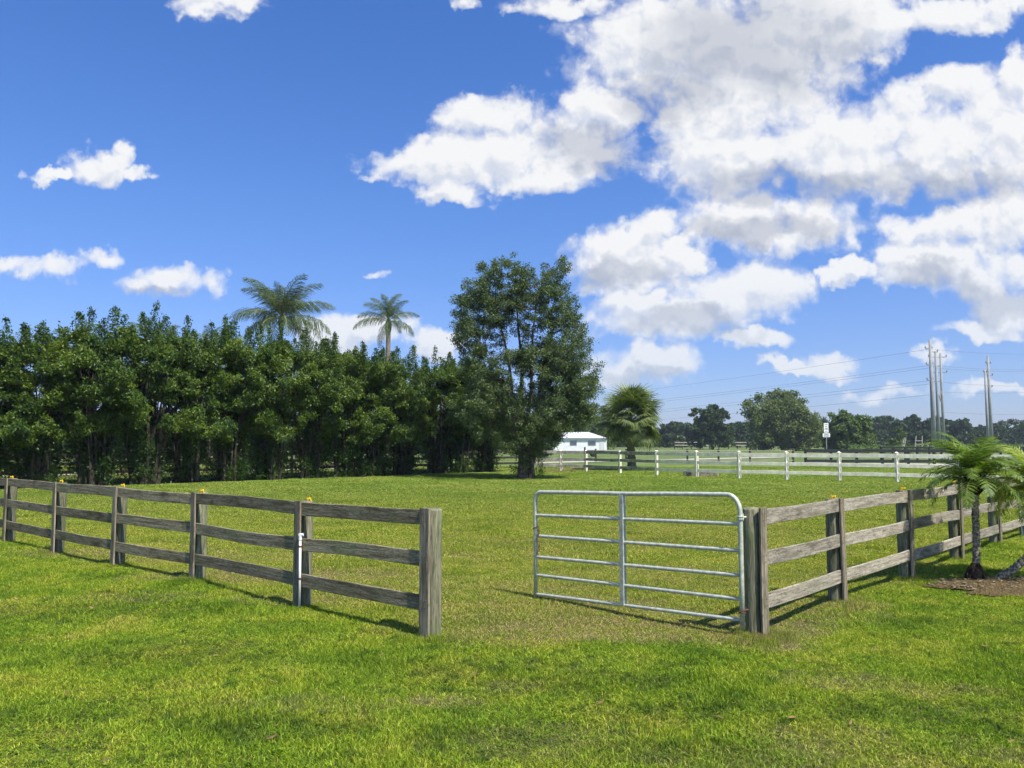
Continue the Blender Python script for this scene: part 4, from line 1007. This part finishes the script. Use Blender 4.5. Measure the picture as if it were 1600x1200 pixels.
def wire(A, B, sag, label, r=.035):
    A, B = Vector(A), Vector(B); q = []
    for k in range(25):
        t = k/24; p = A.lerp(B, t); p.z -= sag*4*t*(1-t); q.append(p-A)
    b = MB(); b.tube(q, r, 5); o = b.build('power_line', M['cable'], None, A); tag(o, label, 'power line', 'power lines')
zf = [(545.5, 652), (571, 662), (575, 664), (595, 668), (600, 670), (617, 676)]
nm = ['highest', 'second highest', 'third highest', 'fourth highest', 'fifth highest', 'lowest']
for (y0, y1), n_ in zip(zf, nm):
    wire(at(1452, y0, 150), at(560, y1-14, 520), 5, n_+' power line running left from the three grouped poles', .022)
for i, (ya, yb, yc) in enumerate([(546, 548, 549), (571, 572, 573), (596, 590, 599), (575, 586, 574), (612, 604, 604), (643, 641, 640)]):
    wire(at(1461, ya, 150), at(1700, yc, 175), .8, ['highest', 'second', 'third', 'fourth', 'fifth', 'lowest'][i]+' power line running right from the three grouped poles to the picture edge', .022)

# ------------------------------------------------------------ white house, trailer, jumps
hc = at(900, 702, 150); hs = empty('white_house', (hc.x, 150, 0), 'white house glimpsed between the tall tree and the fan palm', 'house')
hx0, hx1 = at(842, 690, 150).x-hc.x, at(948, 690, 150).x-hc.x; hw = hx1-hx0; hm = (hx0+hx1)/2
b = MB(); b.box((hm, 3.5, 1.2), (hw, 7, 2.5), 0, .02); b.build('wall', M['house'], hs)
b = MB(); 
v = [(hx0-.4, -.4, 2.48), (hx1+.15, -.4, 2.48), (hx1+.15, 7.4, 2.48), (hx0-.4, 7.4, 2.48), (hx0+1.5, 3.5, 3.7), (hx1-3.2, 3.5, 3.7)]
b.add(v, [(0,1,5,4), (1,2,5), (2,3,4,5), (3,0,4), (3,2,1,0)]); b.build('roof', M['roof'], hs)
for xx, ww in ((hx1-2.9, 1.5), (hx1-6.5, 1.3), (hx0+3, 1.4)):
    b = MB(); 
    for z in (1.15, 1.4, 1.65, 1.9): b.box((xx, -.03, z), (ww, .05, .13))
    b.build('shutter_window', M['glass'], hs)
b = MB(); b.box((hx1-.9, -.03, 1.05), (.9, .06, 2.0)); b.build('door', M['roof'], hs)
tc_ = at(927, 714, 92); tr_ = empty('utility_trailer', (tc_.x, 92, 0), 'low black flat trailer parked beyond the far fence rails', 'trailer')
b = MB(); b.box((0, 0, .62), (2.1, 1.4, .32), 0, .03); b.box((-1.0, 0, .95), (.06, 1.4, .4), 0, .01); b.build('bed', M['black_wood'], tr_)
b = MB(); b.tube([(1.0, 0, .55), (1.9, 0, .45)], .05, 6); b.build('drawbar', M['steel'], tr_)
for sx_ in (-1, 1):
    b = MB(); b.tube([(0, sx_*.78-.09, .32), (0, sx_*.78+.09, .32)], .32, 18); b.build('wheel', M['rubber'], tr_)
def jump(px, Y, h, w, label, lean=.0):
    c = at(px, 690, Y); e = empty('jump_stand', (c.x, Y, 0), label, 'horse jump', 'pale wooden horse jump stands'); m = M['track']
    for s in (-1, 1):
        b = MB(); b.tube([(s*w/2+lean, 0, -.05), (s*w/2*.8-lean, .3, h)], .055, 6); b.build('upright', m, e)
    for k in range(4):
        z = h*(.25+.17*k); b = MB(); b.box((0, .1, z), (w*.95, .05, .08)); b.build('crossbar', m, e)
jump(1436, 96, 2.5, .95, 'pale ladder like jump stand left of the power poles, the wider one', -.2)
jump(1412, 96, 2.3, .25, 'narrow pale leaning jump stand left of the wider one', -.35)
jump(1461, 84, 1.55, 1.6, 'low pale jump rails right at the foot of the power poles')
jump(1485, 84, 1.6, 1.5, 'low pale jump rails half hidden behind the small palm fronds')

# ------------------------------------------------------------ camera, sun, sky
cam = bpy.data.cameras.new('camera'); co = bpy.data.objects.new('camera', cam); COL.objects.link(co); scene.camera = co
co.location = (0, 0, CAMH); co.rotation_euler = (math.pi/2+PITCH, 0, 0); cam.sensor_width = 36; cam.lens = 36*F/1600; cam.clip_end = 8000; cam.clip_start = .05
sd = Vector((SUN_AZ[0]*math.cos(SUN_EL), SUN_AZ[1]*math.cos(SUN_EL), math.sin(SUN_EL))).normalized()
sun = bpy.data.lights.new('sun', 'SUN'); so = bpy.data.objects.new('sun', sun); COL.objects.link(so)
sun.energy = 3.7; sun.angle = R(.53); sun.color = (1.0, .95, .86); so.rotation_euler = sd.to_track_quat('Z', 'Y').to_euler(); so.location = (10, -10, 20)
w = bpy.data.worlds.new('World'); scene.world = w; w.use_nodes = True; w.node_tree.nodes.clear(); t = NT(w.node_tree)
sky = t.new('ShaderNodeTexSky', sky_type='NISHITA'); sky.sun_disc = False; sky.sun_elevation = SUN_EL
sky.sun_rotation = math.atan2(SUN_AZ[0], SUN_AZ[1]); sky.air_density = 1.0; sky.dust_density = .35; sky.ozone_density = 2.5
CL = [(630,268,80,30),(590,285,40,12,.1),(150,262,78,30,.15),(170,245,42,26,.1),(215,262,36,16),(80,274,44,12), (340,0,85,24,.3),(325,20,52,24,.3), (690,262,125,36),(760,240,110,48),(890,225,105,66),(765,178,82,40),(700,308,66,18),(850,270,110,30),
 (1050,70,180,105),(1190,120,165,95),(1100,190,120,42),(1290,30,170,75),(940,170,75,45),(900,8,95,22),(1480,18,150,34),(1570,8,80,24),(735,8,34,16,.6),
 (1130,262,125,68),(1200,345,165,50),(1320,240,130,80),(1470,215,150,95),(1580,210,110,115),(1490,135,75,36),(1590,110,30,40),(1090,240,80,40),
 (960,405,100,52),(1005,365,52,36),(1065,402,52,26), (1030,500,130,42),(1165,450,112,50),(1000,475,85,25), (1010,572,105,34,.15),(1185,535,46,18),(1300,568,64,24),(1230,575,50,12),
 (1440,405,85,48),(1575,340,66,48),(1540,425,95,58),(1575,480,75,42),(1530,516,72,14),(1320,418,42,18),
 (55,414,105,22,.4),(165,405,45,18,.4),(262,445,110,30,.4),(335,440,44,26,.4), (515,535,85,40,.1),(590,520,70,24),(685,545,46,30),(1460,556,46,16,.45),(588,419,24,8,.75),(1560,606,70,14,.5),(1400,612,130,14,.5),(1450,350,90,30)]
def ell(px, py, rx, ry):
    u, v = uv(px, py); return u, v, rx/F, ry/F
def cloud_group():
    g = bpy.data.node_groups.new('cloud_field', 'ShaderNodeTree')
    g.interface.new_socket('P', in_out='INPUT', socket_type='NodeSocketVector'); g.interface.new_socket('D', in_out='OUTPUT', socket_type='NodeSocketFloat')
    t = NT(g); gi = t.new('NodeGroupInput').outputs[0]
    wv = t.vmath('MULTIPLY_ADD', t.noise(gi, 9, 3, .6, col=True), (.075,.06,0), (-.0375,-.03,0))
    wv2 = t.vmath('MULTIPLY_ADD', t.noise(gi, 38, 4, .6, col=True), (.034,.028,0), (-.017,-.014,0))
    p = t.vmath('ADD', t.vmath('ADD', gi, wv), wv2); m = None
    for c in CL:
        u, v, rx, ry = ell(*c[:4])
        rx *= 1.03; ry *= 1.08
        q = t.vmath('MULTIPLY_ADD', p, (1/rx, 1/ry, 0), (-u/rx, -v/ry, 0)); d = t.vmath('DOT_PRODUCT', q, q)
        if len(c) > 4: d = t.math('ADD', d, c[4])
        m = d if m is None else t.math('SMOOTH_MIN', m, d, .35)
    Fd = t.math('SUBTRACT', 1.0, m); Fd = t.math('MAXIMUM', Fd, -1.5)
    def vor(vec, sc, sm=.6, det=0):
        v = t.new('ShaderNodeTexVoronoi'); v.feature = 'SMOOTH_F1'; v.inputs['Scale'].default_value = sc; v.inputs['Smoothness'].default_value = sm
        v.inputs['Detail'].default_value = det; t.l.new(vec, v.inputs['Vector']); return v.outputs['Distance']
    n1 = t.noise(gi, 8, 2, .5); n2 = t.noise(p, 24, 8, .62)
    pw = t.vmath('ADD', gi, t.vmath('MULTIPLY_ADD', t.noise(gi, 22, 4, .6, col=True), (.05,.04,0), (-.025,-.02,0)))
    b1_ = vor(pw, 17, .5, 1); b2_ = vor(pw, 46, .4, 1)
    S = t.math('ADD', t.math('MULTIPLY_ADD', Fd, 1.75, .28), t.math('MULTIPLY_ADD', n1, 1.7, -.8))
    S = t.math('ADD', S, t.math('MULTIPLY_ADD', b1_, -1.15, .45)); S = t.math('ADD', S, t.math('MULTIPLY_ADD', b2_, -.5, .2))
    D = t.math('ADD', S, t.math('MULTIPLY_ADD', n2, 1.25, -.62))
    g.interface.new_socket('S', in_out='OUTPUT', socket_type='NodeSocketFloat')
    o = t.new('NodeGroupOutput'); t.l.new(D, o.inputs[0]); t.l.new(S, o.inputs[1]); return g
cg = cloud_group()
for nd in cg.nodes:
    if nd.type == 'TEX_NOISE': nd.noise_dimensions = '2D'
    elif nd.type == 'TEX_VORONOI': nd.voronoi_dimensions = '2D'
dirv = t.new('ShaderNodeTexCoord').outputs['Generated']; sep = t.new('ShaderNodeSeparateXYZ'); t.l.new(dirv, sep.inputs[0])
ay = t.math('MAXIMUM', t.math('ABSOLUTE', sep.outputs[1]), .08)
cb = t.new('ShaderNodeCombineXYZ'); t.l.new(t.math('DIVIDE', sep.outputs[0], ay), cb.inputs[0]); t.l.new(t.math('DIVIDE', sep.outputs[2], ay), cb.inputs[1])
pv = cb.outputs[0]
def cf(p): n = t.new('ShaderNodeGroup'); n.node_tree = cg; t.l.new(p, n.inputs[0]); return n.outputs
D0, S0 = cf(pv); S1 = cf(t.vmath('ADD', pv, (.007, .018, 0)))[1]
alpha = t.math('MULTIPLY', t.ss(D0, -.5, 1.15), t.ss(sep.outputs[2], -.01, .02))
shade = t.ss(t.math('SUBTRACT', S0, S1), -.95, .35)      # bright where the mass thins towards the sun
thick = t.ss(D0, .3, 2.0)
GR = [(1190,70,190,100),(940,235,95,42),(1250,290,170,34),(1200,362,130,26),(975,425,80,24),(1080,508,110,26),(1480,285,150,40),(250,460,90,14),(1540,470,90,34),(1040,150,90,50),(1450,425,80,20),(1000,590,90,16)]
gm = None
pg = t.vmath('ADD', pv, t.vmath('MULTIPLY_ADD', t.noise(pv, 14, 5, .6, col=True), (.16,.11,0), (-.08,-.055,0)))
for c in GR:
    u, v, rx, ry = ell(*c); q = t.vmath('MULTIPLY_ADD', pg, (1/rx, 1/ry, 0), (-u/rx, -v/ry, 0)); d = t.math('SUBTRACT', 1.3, t.vmath('DOT_PRODUCT', q, q), clamp=True)
    gm = d if gm is None else t.math('MAXIMUM', gm, d)
grey = t.math('MULTIPLY', t.math('MULTIPLY', gm, t.ss(t.noise(pv, 6, 4), .05, .5)), 1.0)
lit = t.mix(shade, (.74,.79,.90), (1.0,1.0,1.0))
lit = t.mix(t.math('MULTIPLY', thick, t.math('MULTIPLY', t.math('SUBTRACT', 1, shade), .4)), lit, (.64,.68,.78))
lit = t.mix(t.math('MULTIPLY', grey, t.math('MULTIPLY_ADD', shade, -.3, 1.0)), lit, (.50,.54,.63))
hz = t.ss(sep.outputs[2], .28, .0); lit = t.mix(t.math('MULTIPLY', hz, .45), lit, (.60,.74,.96))
b1 = t.new('ShaderNodeBackground'); b1.inputs[1].default_value = .10
skyc = t.mix(1, sky.outputs[0], t.ramp(sep.outputs[2], [(0, (.41,.46,.70)), (.12, (.41,.50,.76)), (.3, (.38,.57,.88)), (.6, (.30,.56,.97))]), 'MULTIPLY')
t.l.new(skyc, b1.inputs[0])
b2 = t.new('ShaderNodeBackground'); t.l.new(lit, b2.inputs[0]); b2.inputs[1].default_value = .48
mx = t.new('ShaderNodeMixShader'); t.l.new(t.math('MULTIPLY', alpha, .97), mx.inputs[0]); t.l.new(b1.outputs[0], mx.inputs[1]); t.l.new(b2.outputs[0], mx.inputs[2])
ow = t.new('ShaderNodeOutputWorld'); t.l.new(mx.outputs[0], ow.inputs[0])
# thin summer haze: one closed box around the whole scene
m, th = new_mat('haze_air'); pvl = th.new('ShaderNodeVolumePrincipled'); pvl.inputs['Color'].default_value = (.80,.88,1,1); pvl.inputs['Density'].default_value = .0003; pvl.inputs['Anisotropy'].default_value = .2
oo = th.new('ShaderNodeOutputMaterial'); th.l.new(pvl.outputs[0], oo.inputs['Volume'])
b = MB(); b.box((0, 0, 19), (8000, 8000, 42)); hz_ = b.build('haze', m); tag(hz_, 'thin bluish haze over the distant field', 'haze', kind='stuff')
vs = scene.view_settings; vs.view_transform = 'Standard'; vs.look = 'None'; vs.gamma = 1; vs.exposure = 1.0; vs.use_curve_mapping = False
scene.cycles.max_bounces = 4; scene.cycles.transmission_bounces = 3; scene.cycles.diffuse_bounces = 3; scene.cycles.adaptive_threshold = .03; scene.cycles.sample_clamp_indirect = 6
scene.cycles.use_denoising = True
